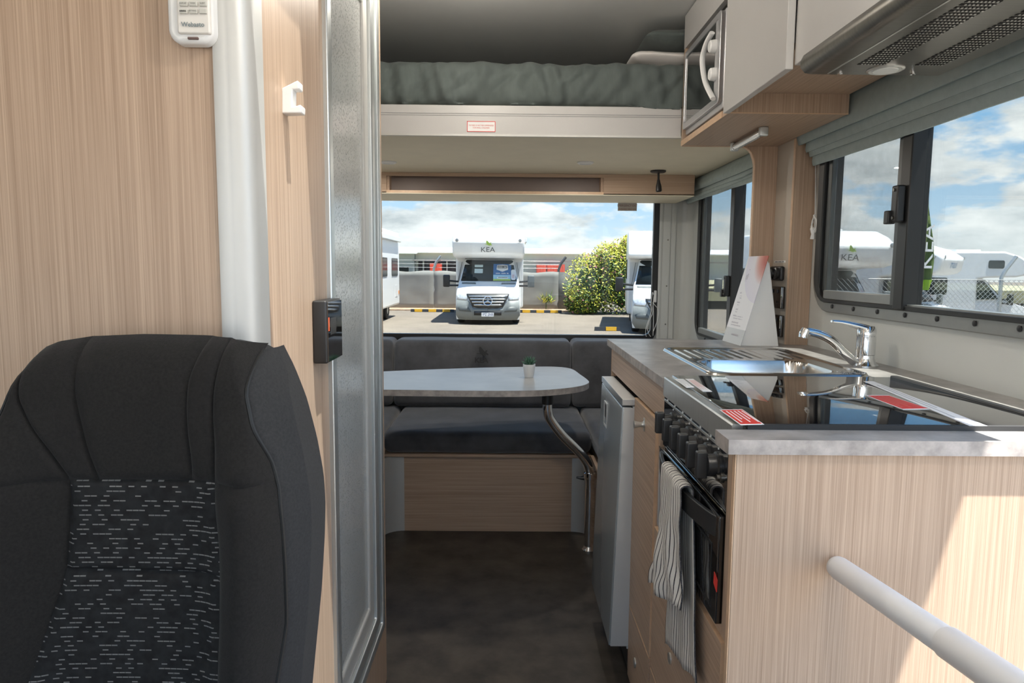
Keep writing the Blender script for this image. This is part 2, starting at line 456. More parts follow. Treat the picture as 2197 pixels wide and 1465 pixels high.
def text(s, name, mat, parent, org, right, upv, size, align='CENTER', lift=0.0006, xs=1.0, bold=0.0):
    cu = bpy.data.curves.new('lettering', 'FONT'); cu.body = s; cu.size = size; cu.align_x = align; cu.align_y = 'CENTER'
    cu.resolution_u = 2; cu.offset = bold
    to = bpy.data.objects.new('lettering', cu); C.objects.link(to)
    dg = bpy.context.evaluated_depsgraph_get(); me = to.evaluated_get(dg).to_mesh()
    r = Vector(right).normalized(); u = Vector(upv).normalized(); n = r.cross(u)
    vs = [Vector(org) + r * (p.co.x * xs) + u * p.co.y + n * lift for p in me.vertices]
    fs = [tuple(p.vertices) for p in me.polygons]
    to.to_mesh_clear(); bpy.data.objects.remove(to); bpy.data.curves.remove(cu)
    return MB().add(vs, fs).build(name, mat, parent, merge=False)
BIRD = [(0.14, 1.0), (0.27, 0.95), (0.58, 0.53), (0.65, 0.47), (0.74, 0.60), (0.88, 0.66), (0.86, 0.52), (0.78, 0.40), (0.90, 0.30), (1.0, 0.18),
        (0.93, 0.08), (0.84, 0.16), (0.66, 0.15), (0.78, 0.0), (0.58, 0.09), (0.40, 0.12), (0.30, 0.20), (-0.10, 0.27), (-0.12, 0.32), (0.10, 0.31), (0.22, 0.33), (0.12, 0.46), (0.10, 0.80)]
def bird(name, mat, parent, org, right, upv, w, lift=0.0006):
    r = Vector(right).normalized(); u = Vector(upv).normalized(); n = r.cross(u)
    pts = [Vector(org) + r * ((x - 0.45) * w) + u * (y * w * 0.9) + n * lift for x, y in BIRD]
    return MB().add(pts, [tuple(range(len(pts)))]).build(name, mat, parent, merge=False)
def print_blocks(name, mat, parent, org, right, upv, width, height, n, lift=0.0006, seed=1):
    """a line of print too small to read: a row of letter-sized blocks"""
    rg = random.Random(seed); r = Vector(right).normalized(); u = Vector(upv).normalized(); k = r.cross(u); mb = MB(); st = width / n
    for i in range(n):
        if i and rg.random() < .12: continue
        a = Vector(org) + r * (-width / 2 + i * st) + k * lift; h = height * rg.uniform(.75, 1); w = st * .72
        mb.add([a - u * height / 2, a + r * w - u * height / 2, a + r * w + u * (h - height / 2), a + u * (h - height / 2)], [(0, 1, 2, 3)])
    return mb.build(name, mat, parent, merge=False)
X1, Y1, Z1 = Vector((1, 0, 0)), Vector((0, 1, 0)), Vector((0, 0, 1))
#==PART2==
# ================================================================== THE SHELL OF THE VEHICLE
XW, XL, YR, ZC, XS, YF = 1.0, -1.1, 3.85, 2.06, -0.344, 0.95
floor = struct(MB().box(XL, XW, -1.6, YR, -0.05, 0).build('floor', vinyl))
mb = MB()
HX0, HX1, HY0, HY1 = -0.22, 0.16, 0.90, 1.14      # roof hatch opening
for b_ in ((XL, HX0, -1.6, YR), (HX1, XW, -1.6, YR), (HX0, HX1, -1.6, HY0), (HX0, HX1, HY1, YR)):
    mb.box(*b_, ZC, ZC + 0.04)
struct(mb.build('ceiling', ceil_white))
hatch = thing('window_5', None, None, (0, 1.02, ZC), kind='structure')
frost = glass('milky_hatch_acrylic', (0.46, 0.47, 0.47), 0.04)
B('hatch_pane', frost, hatch, HX0, HX1, HY0, HY1, ZC + 0.045, ZC + 0.05)
ring([(HX0 - .04, HY0 - .04), (HX1 + .04, HY0 - .04), (HX1 + .04, HY1 + .04), (HX0 - .04, HY1 + .04)],
     [(HX0, HY0), (HX1, HY0), (HX1, HY1), (HX0, HY1)], (0, 0, -0.015), lambda a, b: (a, b, ZC), 'hatch_frame', white_plastic, hatch)

# right-hand wall, with the entrance door opening and two windows cut out
mb = MB()
DY0, DY1, DZ = 0.02, 0.985, 2.06
W1 = (1.04, 2.20, 1.095, 1.62)
W3 = (2.62, 3.60, 0.86, 1.61)
def wall_yz(mb, X0, X1, y0, y1, z0, z1, holes):
    cuts = sorted(set([y0, y1] + [h[0] for h in holes] + [h[1] for h in holes]))
    for a, b in zip(cuts, cuts[1:]):
        zz = z0
        for h in [h for h in holes if h[0] <= a and h[1] >= b]:
            if h[2] > zz: mb.box(X0, X1, a, b, zz, h[2])
            zz = h[3]
        if zz < z1: mb.box(X0, X1, a, b, zz, z1)
wall_yz(mb, XW, XW + 0.035, -1.6, YR + .035, -0.05, ZC, [(DY0, DY1, -0.05, DZ), W1, W3, (-1.2, -0.25, 0.95, 1.6)])
struct(mb.build('wall_right', wall_grey))
mb = MB()
wall_yz(mb, XL - 0.035, XL, -1.6, YR + .035, -0.05, ZC, [(-1.2, -0.2, 0.95, 1.6), (2.5, 3.5, 0.9, 1.6)])
struct(mb.build('wall_left', wall_grey))
mb = MB()
RW = (-0.90, 0.80, 0.835, 1.62)
for b_ in ((XL, RW[0], -0.05, ZC), (RW[1], XW, -0.05, ZC), (RW[0], RW[1], -0.05, RW[2]), (RW[0], RW[1], RW[3], ZC)):
    mb.box(b_[0], b_[1], YR, YR + 0.035, b_[2], b_[3])
struct(mb.build('wall_rear', wall_grey))
mb = MB().box(XL, XW, -1.64, -1.6, -0.05, 0.78).box(XL, XW, -1.64, -1.6, 1.85, ZC)
struct(mb.build('wall_front', wall_grey))

# ---------------- rear window
win2 = thing('window_2', None, None, (0, YR, RW[2]), kind='structure')
conv = lambda a, b: (a, YR - 0.012, b)
ring(rrect(RW[0] - .05, .822, .795, 1.66, .07), rrect(RW[0] + .01, .793, .836, 1.615, .045), (0, 0.03, 0), conv, 'frame', dark_alu, win2)
B('pane', tint_glass, win2, RW[0], RW[1], YR + .006, YR + .010, RW[2] - .002, RW[3])
for i in range(9):
    MB().lathe([(0.004, 0), (0.004, 0.003), (0.001, 0.004)], (-0.7 + i * 0.17, YR - 0.012, 0.815), (0, -1, 0), 8).build('screw', black_plastic, win2)
st = tag(MB().box(0.597, 0.700, YR + 0.001, YR + .004, 1.515, 1.558).build('exit_sticker', pm('brown_grey_sticker', (0.52, 0.47, 0.42), 0.6)), 'small grey emergency exit sticker on the rear window', 'sticker')
brown = pm('dark_red_print', (0.20, 0.075, 0.06), 0.6)
text('EMERGENCY EXIT', 'lettering', brown, st, (0.6485, YR + .001, 1.543), X1, Z1, 0.0175, xs=0.78)
text('IN EMERGENCY BREAK GLASS', 'lettering', brown, st, (0.6485, YR + .001, 1.524), X1, Z1, 0.0105, xs=0.68)
# grey upright cover strip in the rear corner
mb = MB()
for x0, x1, d in ((.824, .838, .012), (.838, .846, .006), (.846, .884, .012), (.884, .890, .006), (.890, .914, .010)):
    mb.box(x0, x1, YR - d, YR, 0.80, 1.66)
struct(mb.build('trim_3', wall_grey))
tr3 = bpy.data.objects['trim_3']
for z in (0.90, 1.11, 1.36): MB().lathe([(0.004, 0), (0.004, 0.002), (0.001, 0.003)], (0.872, YR - 0.012, z), (0, -1, 0), 8).build('screw', steel_dark, tr3)
struct(MB().prism([(XW, YR, .4)] + [(XW - .05 + .05 * math.sin(t * PI / 12), YR - .05 + .05 * math.cos(t * PI / 12), .4) for t in range(6, -1, -1)], (0, 0, 1.25)).build('trim_4', wall_grey))

# ---------------- sliding side windows
sash_dark = pm('dark_grey_sash', (.085, .09, .088), .35, metal=.4)
def slide_window(n, y0, y1, z0, z1, ym, screws, rad=0.075):
    w = thing('window_%d' % n, None, None, (XW, (y0 + y1) / 2, z0), kind='structure')
    cv = lambda a, b: (XW - 0.016, a, b)
    # broad trim ring in two steps, black seal, panes and bars
    ring(rrect(y0 - .055, y1 + .055, z0 - .022, z1 + .04, rad + .030), rrect(y0 - .022, y1 + .022, z0 + .010, z1 + .02, rad), (0.02, 0, 0), cv, 'trim_ring', grey_frame, w, bev=.003)
    cv2 = lambda a, b: (XW - 0.024, a, b)
    ring(rrect(y0 - .034, y1 + .034, z0 + .008, z1 + .03, rad + .005), rrect(y0 + .004, y1 - .004, z0 + .020, z1 - .01, rad - .025), (0.030, 0, 0), cv2, 'seal', dark_alu, w, bev=.003)
    mb = MB().box(XW - .018, XW + .01, y0, ym, z0 + .004, z0 + .024); mb.build('rail', grey_frame, w)
    B('sash_rail', grey_frame, w, XW - .022, XW + .004, ym, y1 - .035, z0 + .018, z0 + .046, bev=.003)
    B('pane', tint_glass, w, XW + .006, XW + .009, y0, ym + .02, z0, z1)
    B('pane', tint_glass, w, XW + .014, XW + .017, ym - .02, y1, z0, z1)
    B('flyscreen', flyscreen, w, XW - .004, XW - .002, ym, y1 - .03, z0 + .04, z1)
    B('mullion', dark_alu, w, XW - .030, XW + .02, ym - .022, ym + .022, z0 + .010, z1, bev=.003)
    B('sash_stile', sash_dark, w, XW - .024, XW + .002, ym + .022, ym + .046, z0 + .018, z1, bev=.002)
    B('sash_stile', sash_dark, w, XW - .014, XW + .002, y1 - .036, y1 - .008, z0 + .03, z1, bev=.002)
    B('jamb', dark_alu, w, XW + .0, XW + .033, y1 - .010, y1 + .001, z0, z1)
    B('jamb', dark_alu, w, XW + .0, XW + .033, y0 - .001, y0 + .010, z0, z1)
    la = B('latch', black_plastic, w, XW - .052, XW - .030, ym - .010, ym + .018, z0 + .225, z0 + .315, bev=.004)
    B('latch_lever', black_plastic, la, XW - .060, XW - .040, ym + .012, ym + .034, z0 + .222, z0 + .255, bev=.003)
    for z in (.236, .304): MB().lathe([(.004, 0), (.004, .003), (.001, .003)], (XW - .052, ym + .004, z0 + z), (-1, 0, 0), 8).build('latch_screw', steel_dark, la)
    for y in screws: MB().lathe([(.0065, 0), (.0065, .002), (.004, .0035), (.001, .0035)], (XW - .0165, y, z0 - .002), (-1, 0, 0), 10).build('screw', black_plastic, w)
    return w
slide_window(1, W1[0], W1[1], W1[2], W1[3], 1.735, [2.11, 1.98, 1.85, 1.72, 1.59, 1.46, 1.33, 1.2])
slide_window(3, W3[0], W3[1], W3[2], W3[3], 3.06, [3.45, 3.2, 2.95, 2.75])
w4 = thing('window_4', None, None, (XL, 3.0, .9), kind='structure')
B('pane', tint_glass, w4, XL - .02, XL - .016, 2.5, 3.5, .9, 1.6)
ring([(2.45, .85), (3.55, .85), (3.55, 1.65), (2.45, 1.65)], [(2.5, .9), (3.5, .9), (3.5, 1.6), (2.5, 1.6)], (.02, 0, 0), lambda a, b: (XL - .008, a, b), 'frame', dark_alu, w4)

# ---------------- bathroom pod on the left
struct(MB().box(XL, -0.386, YF, YF + .02, 0, ZC).build('wall_bathroom_front', wood_z))
# rounded corner profile
mb = MB(); z0, z1 = 0, ZC; R_ = 0.030
pts = [(-0.386, YF + .005), (-0.386, YF - .004), (-0.386 + .012, YF - .006)]
pts += [(XS - R_ + R_ * math.sin(t) + .003, YF + R_ - R_ * math.cos(t) - .004) for t in [k * PI / 20 for k in range(11)]]
pts += [(XS + .003, 1.006), (XS - .004, 1.010), (XS - .02, 1.010), (XS - .02, YF + .03), (-.386, YF + .03)]
struct(mb.prism([(x, y, z0) for x, y in pts], (0, 0, z1)).build('trim_1', alu_paint, ang=50))
struct(MB().box(XS - .02, XS, 1.010, 1.340, 0, ZC).build('wall_bathroom_side', wood_z))
mb = MB().box(XS - .02, XS, 1.340, 1.935, 0, .205).box(XS - .02, XS, 1.340, 1.935, 1.93, ZC).box(XS - .02, XS, 1.862, 1.935, .205, 1.93)
mb.box(XL, XS - .02, 1.915, 1.935, 0, ZC)
struct(mb.build('wall_bathroom_rear', wood_z))
d1 = thing('door_1', None, None, (XS, 1.6, .2), kind='structure')
cv = lambda a, b: (XS - .006, a, b)
def rect(y0, y1, z0, z1): return [(y0, z0), (y1, z0), (y1, z1), (y0, z1)]
ring(rect(1.338, 1.866, .200, 1.935), rect(1.362, 1.842, .222, 1.915), (.016, 0, 0), cv, 'outer_frame', alu, d1, bev=.003)
ring(rect(1.356, 1.850, .216, 1.921), rect(1.368, 1.832, .232, 1.909), (.010, 0, 0), lambda a, b: (XS - .012, a, b), 'rubber_strip', pm('grey_rubber', (.22, .24, .24), .6), d1)
ring(rect(1.366, 1.826, .232, 1.905), rect(1.392, 1.790, .262, 1.862), (.018, 0, 0), lambda a, b: (XS - .014, a, b), 'stile', alu, d1, bev=.004)
ring(rect(1.390, 1.792, .260, 1.864), rect(1.408, 1.742, .312, 1.826), (.012, 0, 0), lambda a, b: (XS - .018, a, b), 'glazing_bead', alu_paint, d1, bev=.004)
B('glass_panel', droplet, d1, XS - .018, XS - .013, 1.40, 1.76, .30, 1.84)

# ---- unseen round ceiling lamps, added to brighten the interior
def lamp_disc(name, loc, r, watt, col=(1, .93, .83), dome=False):
    l = bpy.data.lights.new(name, 'POINT' if dome else 'AREA'); l.energy = watt * (3.4 if dome else 1); l.color = col
    if dome: l.shadow_soft_size = .045
    else: l.shape = 'DISK'; l.size = 2 * r
    o = bpy.data.objects.new(name, l); C.objects.link(o); o.location = loc
    return o
lens_on = pm('added_lamp_lens', (.9, .88, .82), .4, emit=(1, .93, .83), estr=2.0)
for i, (x, y, w, lab) in enumerate(((.05, -.55, .5, 'added round ceiling lamp over the cab, out of view'), (.42, .45, 2.6, 'added round ceiling lamp beside the entrance door, out of view'), (-.12, 1.92, 1.5, 'added round ceiling lamp over the kitchen aisle, out of view'))):
    cl_ = thing('added_ceiling_lamp', lab, 'lamp', (x, y, ZC))
    MB().lathe([(.115, 0), (.115, .010), (.100, .018), (.095, .012)], (x, y, ZC), (0, 0, -1), 32).build('rim', white_plastic, cl_)
    MB().lathe([(.095, .010), (.085, .024), (.05, .034), (.001, .038)], (x, y, ZC), (0, 0, -1), 32).build('lens', lens_on, cl_)
    lamp_disc('added_ceiling_light', (x, y, ZC - .09), .095, w, dome=True)
# ================================================================== LEFT SIDE
# ---- heater remote in its holder
rx0, rx1 = -0.434, -0.377
YP = YF - .004
rem = thing('heater_remote', 'white heater remote control in a wall holder on the wood panel', 'remote control', (-.405, YF, 1.484))
cvp = lambda a, b, d: (a, d, b)
out = rrect(rx0, rx1, 1.484, 1.62, (.014, .014, .01, .01), 5)
# sagging lower edge of the holder
out = [(x, z - (.004 * (1 - ((x + .4055) / .0285) ** 2) if z < 1.51 else 0)) for x, z in out]
MB().prism([(x, YF, z) for x, z in out], (0, -.024, 0)).build('holder', white_plastic, rem, bev=.006, seg=3)
def rp(x, y, d): return ay(x, y, YF - d)
a_, b_ = rp(381, 84, .028), rp(446, -60, .028)
handset = MB().prism([(x, YF - .020, z) for x, z in rrect(a_.x, b_.x, a_.z + .007, b_.z, .003)], (0, -.008, 0)).build('handset', cream_plastic, rem, bev=.002)
c_, d_ = rp(402, 84, .026), rp(425, 79, .026)
B('cable_notch', pm('brown_notch_plastic', (.14, .09, .08), .6), rem, c_.x, d_.x, YF - .0265, YF - .020, c_.z, d_.z, bev=.001)  # small dark brown block below the handset
bt = pm('grey_rubber_key', (.56, .55, .50), .6)
names = [['', '', ''], ['DISPLAY', 'TIMER', 'SLEEP'], ['#', 'SETTING', '']]
for r_ in range(3):
    for c_ in range(3):
        p_, q_ = rp((385, 405.5, 427)[c_], (-3, 13, 29)[r_], .030), rp((402, 423, 443)[c_], (-13, 3, 19)[r_], .030)
        k = B('button', bt, rem, p_.x, q_.x, YF - .0305, YF - .0275, p_.z, q_.z, bev=.0008)
        if names[r_][c_] == '#': print_blocks('key_print', black_print, k, ((p_.x + q_.x) / 2, YF - .031, (p_.z + q_.z) / 2), X1, Z1, .0085, .0018, 5)
        elif names[r_][c_]: text(names[r_][c_], 'key_print', black_print, k, ((p_.x + q_.x) / 2, YF - .031, (p_.z + q_.z) / 2), X1, Z1, .0024)
text('Webasto', 'maker_print', pm('slate_print', (.20, .24, .25), .6), rem, rp(414, 53, .0286), X1, Z1, .0078, bold=.0002)

# ---- coat hook on the side panel
hk = thing('coat_hook', 'white two-pronged plastic coat hook on the wooden side panel', 'hook', (XS, 1.1, 1.43))
def hp(x, y): p = ay(x, y, 1.095); return p
prof = [(604, 189), (638, 172), (641, 176), (641, 191), (627, 191), (627, 228), (636, 227), (644, 224), (647, 228), (646, 242), (604, 243)]
mb = MB().prism([ay(x, y, 1.095) for x, y in prof], (0, .022, 0)); mb.build('hook_body', white_plastic, hk, bev=.002)

# ---- black control panel beside the shower door
cp = thing('control_panel', 'black glossy control panel on the side panel beside the door frame', 'control panel', (XS, 1.29, 1.03))
p0, p1, p2, p3 = ax(690, 655, -.318), ax(706, 652, -.318), ax(706, 770, -.318), ax(692, 781, -.318)
cy0, cy1, cz0, cz1 = 1.232, 1.340, 1.028, 1.140
MB().rbox(XS, XS + .026, cy0, cy1, cz0, cz1, .004, 1).build('casing', black_plastic, cp)
scr = B('glass_front', black_gloss, cp, XS + .026, XS + .0275, cy0 + .003, cy1 - .003, cz0 + .003, cz1 - .003)
B('display', pm('dim_panel_display', (.02, .02, .022), .2), scr, XS + .0275, XS + .0278, cy0 + .02, cy0 + .06, cz0 + .05, cz0 + .08)
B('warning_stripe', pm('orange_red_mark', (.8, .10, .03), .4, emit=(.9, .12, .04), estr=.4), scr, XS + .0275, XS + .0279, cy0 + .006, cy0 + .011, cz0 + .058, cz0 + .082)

# ---- passenger seat
YS = .80
seat = thing('passenger_seat', 'black cloth passenger seat with dashed woven centre panels', 'seat', (-.43, .70, 0))
def cs(p): return (p[0] / 1.9155, 700 + p[1] / 1.9155)
def curve(pts):
    P = [cs(p) for p in pts]
    def f(y):
        if y <= P[0][1]: return P[0][0]
        for (x0, y0), (x1, y1) in zip(P, P[1:]):
            if y <= y1:
                t = (y - y0) / (y1 - y0); t2 = t
                return x0 + (x1 - x0) * t2
        (x0, y0), (x1, y1) = P[-2:]
        return x1 + (x1 - x0) * (y - y1) / (y1 - y0)
    def g(y): return sum(f(y + d) for d in (-14, -7, 0, 7, 14)) / 5
    return g
S1 = curve([(55, 120), (42, 200), (60, 310), (140, 440), (272, 635), (275, 720), (262, 990), (235, 1090), (185, 1250), (130, 1465)])
S2 = curve([(272, 60), (277, 140), (285, 280), (340, 510), (380, 615)])
S3 = curve([(800, 60), (780, 140), (755, 230), (752, 350), (760, 460), (775, 560), (778, 640)])
S4 = curve([(886, 60), (880, 140), (865, 280), (865, 370), (880, 480), (885, 640), (890, 760), (910, 900), (915, 1010), (915, 1200), (908, 1465)])
S5 = curve([(1003, 95), (1000, 280), (1040, 420), (1110, 560), (1140, 680), (1155, 850), (1160, 1000), (1160, 1250), (1130, 1465)])
S6 = curve([(1020, 105), (1080, 220), (1140, 370), (1190, 560), (1220, 720), (1230, 850), (1228, 1000), (1215, 1250), (1195, 1465)])
LM = lambda y: 2 * 262 + .02 * (y - 730) - S5(y - 10)          # left piping, mirrored
LE = lambda y: 2 * 262 + .02 * (y - 730) - S6(y - 10)
def topy(x):
    P = [(-140, 330), (-60, 210), (0, 155), (60, 112), (140, 78), (275, 57), (500, 48), (760, 52), (880, 63), (960, 84), (1003, 100), (1030, 118), (1090, 220)]
    P = [cs(p) for p in P]
    for (x0, y0), (x1, y1) in zip(P, P[1:]):
        if x <= x1: return y0 + (y1 - y0) * (x - x0) / (x1 - x0)
    return P[-1][1]
def sdep(x, y):
    L, R_ = LE(max(y, 760)), S6(max(y, 760)); t = (x - (L + R_) / 2) / ((R_ - L) / 2); a = abs(t)
    d = -.034 * math.exp(-((a - .72) / .17) ** 2) * min(1, max(0, (y - 880) / 200)) + .085 * max(0, a - .80) ** 1.4 * 6 
    yt = (y - topy(x)) / 60
    d += .045 * math.exp(-max(0, yt) * 1.6) + .010 * math.cos(a * 1.5)
    return d
def patch(fl, fr, y0, y1, name, mat, nu=14, nv=30, puff=.006, top=False):
    rows = []
    for j in range(nv + 1):
        v = j / nv; row = []
        for i in range(nu + 1):
            u = i / nu
            ya = y0 if not callable(y0) else None
            if top:
                yb = y1; x_ = fl(yb) + (fr(yb) - fl(yb)) * u
                for _ in range(3):
                    yy = topy(x_) + (yb - topy(x_)) * v; x_ = fl(yy) + (fr(yy) - fl(yy)) * u
            else:
                ys = y0(u) if callable(y0) else y0; ye = y1(u) if callable(y1) else y1
                yy = ys + (ye - ys) * v; x_ = fl(yy) + (fr(yy) - fl(yy)) * u
            e = min(1, min(u, 1 - u) * (fr(yy) - fl(yy)) / 14) * min(1, min(v, 1 - v) * 18 if not top else min(v * 10 + .4, (1 - v) * 18))
            d = sdep(x_, yy) - puff * (math.sin(e * PI / 2) ** .7)
            p = ay(x_, yy, YS); p.y = YS + d; row.append(p)
        rows.append(row)
    return MB().grid(rows).build(name, mat, seat, merge=False, ang=70)
ym1 = 700 + 640 / 1.9155; ym2 = 700 + 1005 / 1.9155; yb = 1600
h1 = lambda u: ym1
h2 = lambda u: ym2 + 8 * u
patch(S2, S3, None, ym1, 'headrest_centre', fabric_black, top=True, puff=.007)
patch(S1, S2, None, ym1, 'headrest_wing', fabric_black, top=True)
patch(S3, S4, None, ym1, 'headrest_wing', fabric_black, top=True)
patch(LM, S1, None, ym1, 'shoulder_panel', fabric_black, top=True, nu=16)
patch(S4, S5, None, ym1, 'shoulder_panel', fabric_black, top=True, nu=16)
patch(S1, S4, h1, h2, 'upper_centre_panel', dash_fabric, nu=24)
patch(S1, S4, h2, yb, 'lower_centre_panel', dash_fabric, nu=24)
patch(LM, S1, ym1, yb, 'side_bolster', fabric_black, nu=16)
patch(S4, S5, ym1, yb, 'side_bolster', fabric_black, nu=16)
for a, b in ((LE, LM), (S5, S6)): patch(a, b, 764, yb, 'side_gusset', fabric_side, nv=40, nu=8, puff=.004)
for f_, o_ in ((S5, 0), (LM, 0)):
    pts = []
    for k in range(48):
        y = 764 + k * (yb - 764) / 47; p = ay(f_(y), y, YS); p.y = YS + sdep(f_(y), y) - .003; pts.append(p)
    MB().tube(pts, .0022, 6).build('piping', black_rubber, seat)
# shell behind and the unseen cushion and pedestal
o2 = [(LE(y) + 3, y) for y in range(1600, 770, -40)] + [(LE(800) + 16, 790), (50, 768), (150, 752), (285, 747), (430, 751), (500, 764), (522, 776)] + [(S6(y) - 4, y) for y in range(800, 1601, 40)]
MB().prism([(p.x, YS + .075, p.z) for p in (ay(x, y, YS) for x, y in o2)], (0, .055, 0)).build('back_shell', fabric_side, seat, bev=.01)
# strip joining gusset and shell along each flank
for f_ in (LE, S6):
    rows = []
    for k in range(40):
        y = 764 + k * (yb - 764) / 39; p = ay(f_(y), y, YS); q = p.copy(); p.y = YS + sdep(f_(y), y); q.y = YS + .12; rows.append([p, q])
    MB().grid(rows).build('side_trim', fabric_side, seat, merge=False)
MB().rbox(-.66, -.20, .30, .80, .40, .56, .05, 3).build('seat_cushion', dash_fabric, seat)
MB().box(-.62, -.24, .36, .80, .30, .40).build('seat_frame', black_plastic, seat, bev=.01)
MB().lathe([(.16, 0), (.16, .02), (.09, .05), (.09, .30)], (-.43, .58, 0)).build('pedestal', black_plastic, seat)

# ================================================================== REAR: BED, SHELF, LOUNGE
YB, ZB = 2.48, 1.657
bed = thing('overhead_bed', 'fold-down double bed platform with pale rail above the rear lounge', 'bed', (0, 3.1, ZB))
MB().box(XL, .995, YB + .012, YR, ZB, ZB + .03).build('underside_panel', warm_white, bed)
MB().box(-.95, .598, YB, YB + .012, ZB, 1.757).build('front_rail', white_lam, bed, bev=.002)
MB().box(-.95, .598, YB - .0012, YB, 1.7275, 1.7295).box(-.95, .598, YB - .0012, YB, 1.7215, 1.723).build('rail_groove', pm('groove_grey', (.3, .3, .3), .6), bed)
MB().box(-.95, .598, YB - .002, YB + .01, ZB - .004, ZB + .002).build('edge_strip', alu_paint, bed)
MB().box(-1.0, .985, YB + .012, YR - .02, ZB + .03, 1.756).build('bed_base', warm_white, bed)
for i in range(9): MB().lathe([(.003, 0), (.003, .001)], (-.43 + i * .095, YB + .03, ZB), (0, 0, -1), 6).build('rivet', white_plastic, bed)
for px, py, lab in ((833, 347, 'small flat round white downlight under the bed beside the bathroom wall'), (1256, 348, 'small flat round white downlight under the bed above the table end')):
    p = az(px, py, ZB)
    tag(MB().lathe([(.036, 0), (.036, .004), (.028, .008), (.024, .008), (.022, .005), (.001, .005)], p, (0, 0, -1), 24).build('downlight', white_plastic), lab, 'light', 'downlights under the bed')
    lamp_disc('downlight_added_light', p + Vector((0, 0, -.010)), .022, 2.4)  # light added for the lounge; the fittings themselves look unlit
stc = tag(B('warning_sticker', white_print, None, -.144, -.046, YB - .0012, YB - .0002, 1.667, 1.703), 'white warning sticker with red border on the bed rail', 'sticker')
ring(rect(-.144, -.046, 1.667, 1.703), rect(-.142, -.048, 1.669, 1.701), (0, -.0008, 0), lambda a, b: (a, YB - .0012, b), 'border', red_print, stc)
text('TOP BED IS NOT RECOMMENDED', 'lettering', red_print, stc, (-.095, YB - .0013, 1.6885), X1, Z1, .0066, xs=.86)
text('FOR SMALL CHILDREN', 'lettering', red_print, stc, (-.095, YB - .0013, 1.6805), X1, Z1, .0066, xs=.86)

def duv(p):
    q = p.copy()
    fr = max(0, min(1, (2.62 - p.y) / .12))
    s = math.sin(p.x * 19 + 1.6 * math.sin(p.z * 16)) * .5 + noise.noise(Vector((p.x * 11, p.z * 5 + 3, 0.3)))
    fold = noise.noise(Vector((p.x * 26 + p.z * 6, p.z * 7, 1.7)))
    q.y -= fr * (.013 * s + .020 * fold) * (1.15 - .6 * (p.x > .25)) + fr * .022 * abs(noise.noise(Vector((p.x * 16 - p.z * 14, p.z * 9, 4.2))))
    q.z += .006 * noise.noise(Vector((p.x * 7, p.y * 6, 2.0))) if p.z > 1.84 else 0
    # the hem slips over the front of the rail towards the lockers, and stays clear of the microwave housing
    k = max(0, min(1, (2.515 - p.y) / .03))
    if p.z < 1.80 and p.x > .36: q.z -= .028 * k * min(1, (p.x - .36) / .16) * max(0, min(1, (1.80 - p.z) / .04))
    if p.x <= .60 and q.z < 1.760 and q.y < 2.496: q.y = min(q.y, 2.477)
    if p.x > .57:
        t = min(1, (p.x - .57) / .025); q.y = max(q.y, 2.440 + .034 * t)
        if p.x > .594: q.y = max(q.y, 2.474); q.z = max(q.z, 1.758)
    return q
dv = tag(MB().rbox(-1.05, .985, YB - .004, YR - .06, 1.757, 1.907, .045, 4, fn=duv, nx=250, ny=16, nz=14).build('duvet', duvet_m, merge=True, ang=80),
         'grey-green duvet spread over the overhead bed mattress', 'duvet')
def pil(cx, cy, cz, a, b, c, amp):
    def f(p):
        d = Vector(((p.x - cx) / a, (p.y - cy) / b, 0)); e = max(abs(d.x), abs(d.y))
        k = 1 - .75 * e ** 3.0
        return Vector((p.x, p.y, cz + (p.z - cz) * k + amp * noise.noise(p * 9)))
    return MB().rbox(cx - a, cx + a, cy - b, cy + b, cz - c, cz + c, min(.05, c * .9), 12, fn=f)
tag(pil(.70, 2.73, 1.937, .275, .235, .036, .005).build('pillow', linen_w, ang=80), 'white pillow lying under the grey-green pillow', 'pillow')
tag(pil(.735, 2.70, 2.008, .26, .205, .040, .006).build('pillow', duvet_m, ang=80), 'grey-green pillow on top of the white pillow', 'pillow')

# ---- open shelf box above the rear window
YSH = 3.45
sh = thing('overhead_shelf', 'oak open shelf box above the rear window', 'shelf', (0, YSH, 1.557))
zb, zt = 1.559, ZB - .001
nx0, nx1 = -.590, .463
B('front_board', wood_x, sh, nx1, .905, YSH, YSH + .016, zb, zt)
B('front_board', wood_x, sh, XL, nx0, YSH, YSH + .016, zb, zt)
B('rail', wood_x, sh, nx0, nx1, YSH, YSH + .016, zt - .016, zt)
B('bottom_board', warm_white, sh, XL, .905, YSH, YR - .02, zb - .004, zb + .004)
B('bottom_edge', edge_wood, sh, nx0, nx1, YSH - .002, YSH + .016, zb, zb + .012)
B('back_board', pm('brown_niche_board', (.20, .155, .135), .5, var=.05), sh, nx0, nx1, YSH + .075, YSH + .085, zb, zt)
B('end_board', wood_y, sh, .889, .905, YSH + .016, YR - .02, zb + .004, zt)
for x_ in (nx0, nx1 - .012): B('niche_side', wood_y, sh, x_, x_ + .012, YSH + .016, YSH + .075, zb + .004, zt)

# ---- black reading lamp
lp = az(1412, 366, ZB)
rl = thing('reading_lamp', 'small black reading lamp hanging under the bed beside the shelf', 'lamp', (lp.x, lp.y, ZB))
MB().lathe([(.036, 0), (.036, .006), (.030, .010), (.001, .010)], (lp.x, lp.y, ZB), (0, 0, -1)).build('base_plate', black_plastic, rl)
q0 = Vector((lp.x + .002, lp.y, ZB - .008))
MB().tube([q0, q0 + Vector((.001, 0, -.035))], .005, 10).build('stem', black_plastic, rl)
MB().lathe([(.006, 0), (.008, .012), (.013, .030), (.0145, .052), (.012, .056), (.001, .050)], q0 + Vector((.001, 0, -.033)), (.05, -.03, -1)).build('lamp_head', black_plastic, rl)

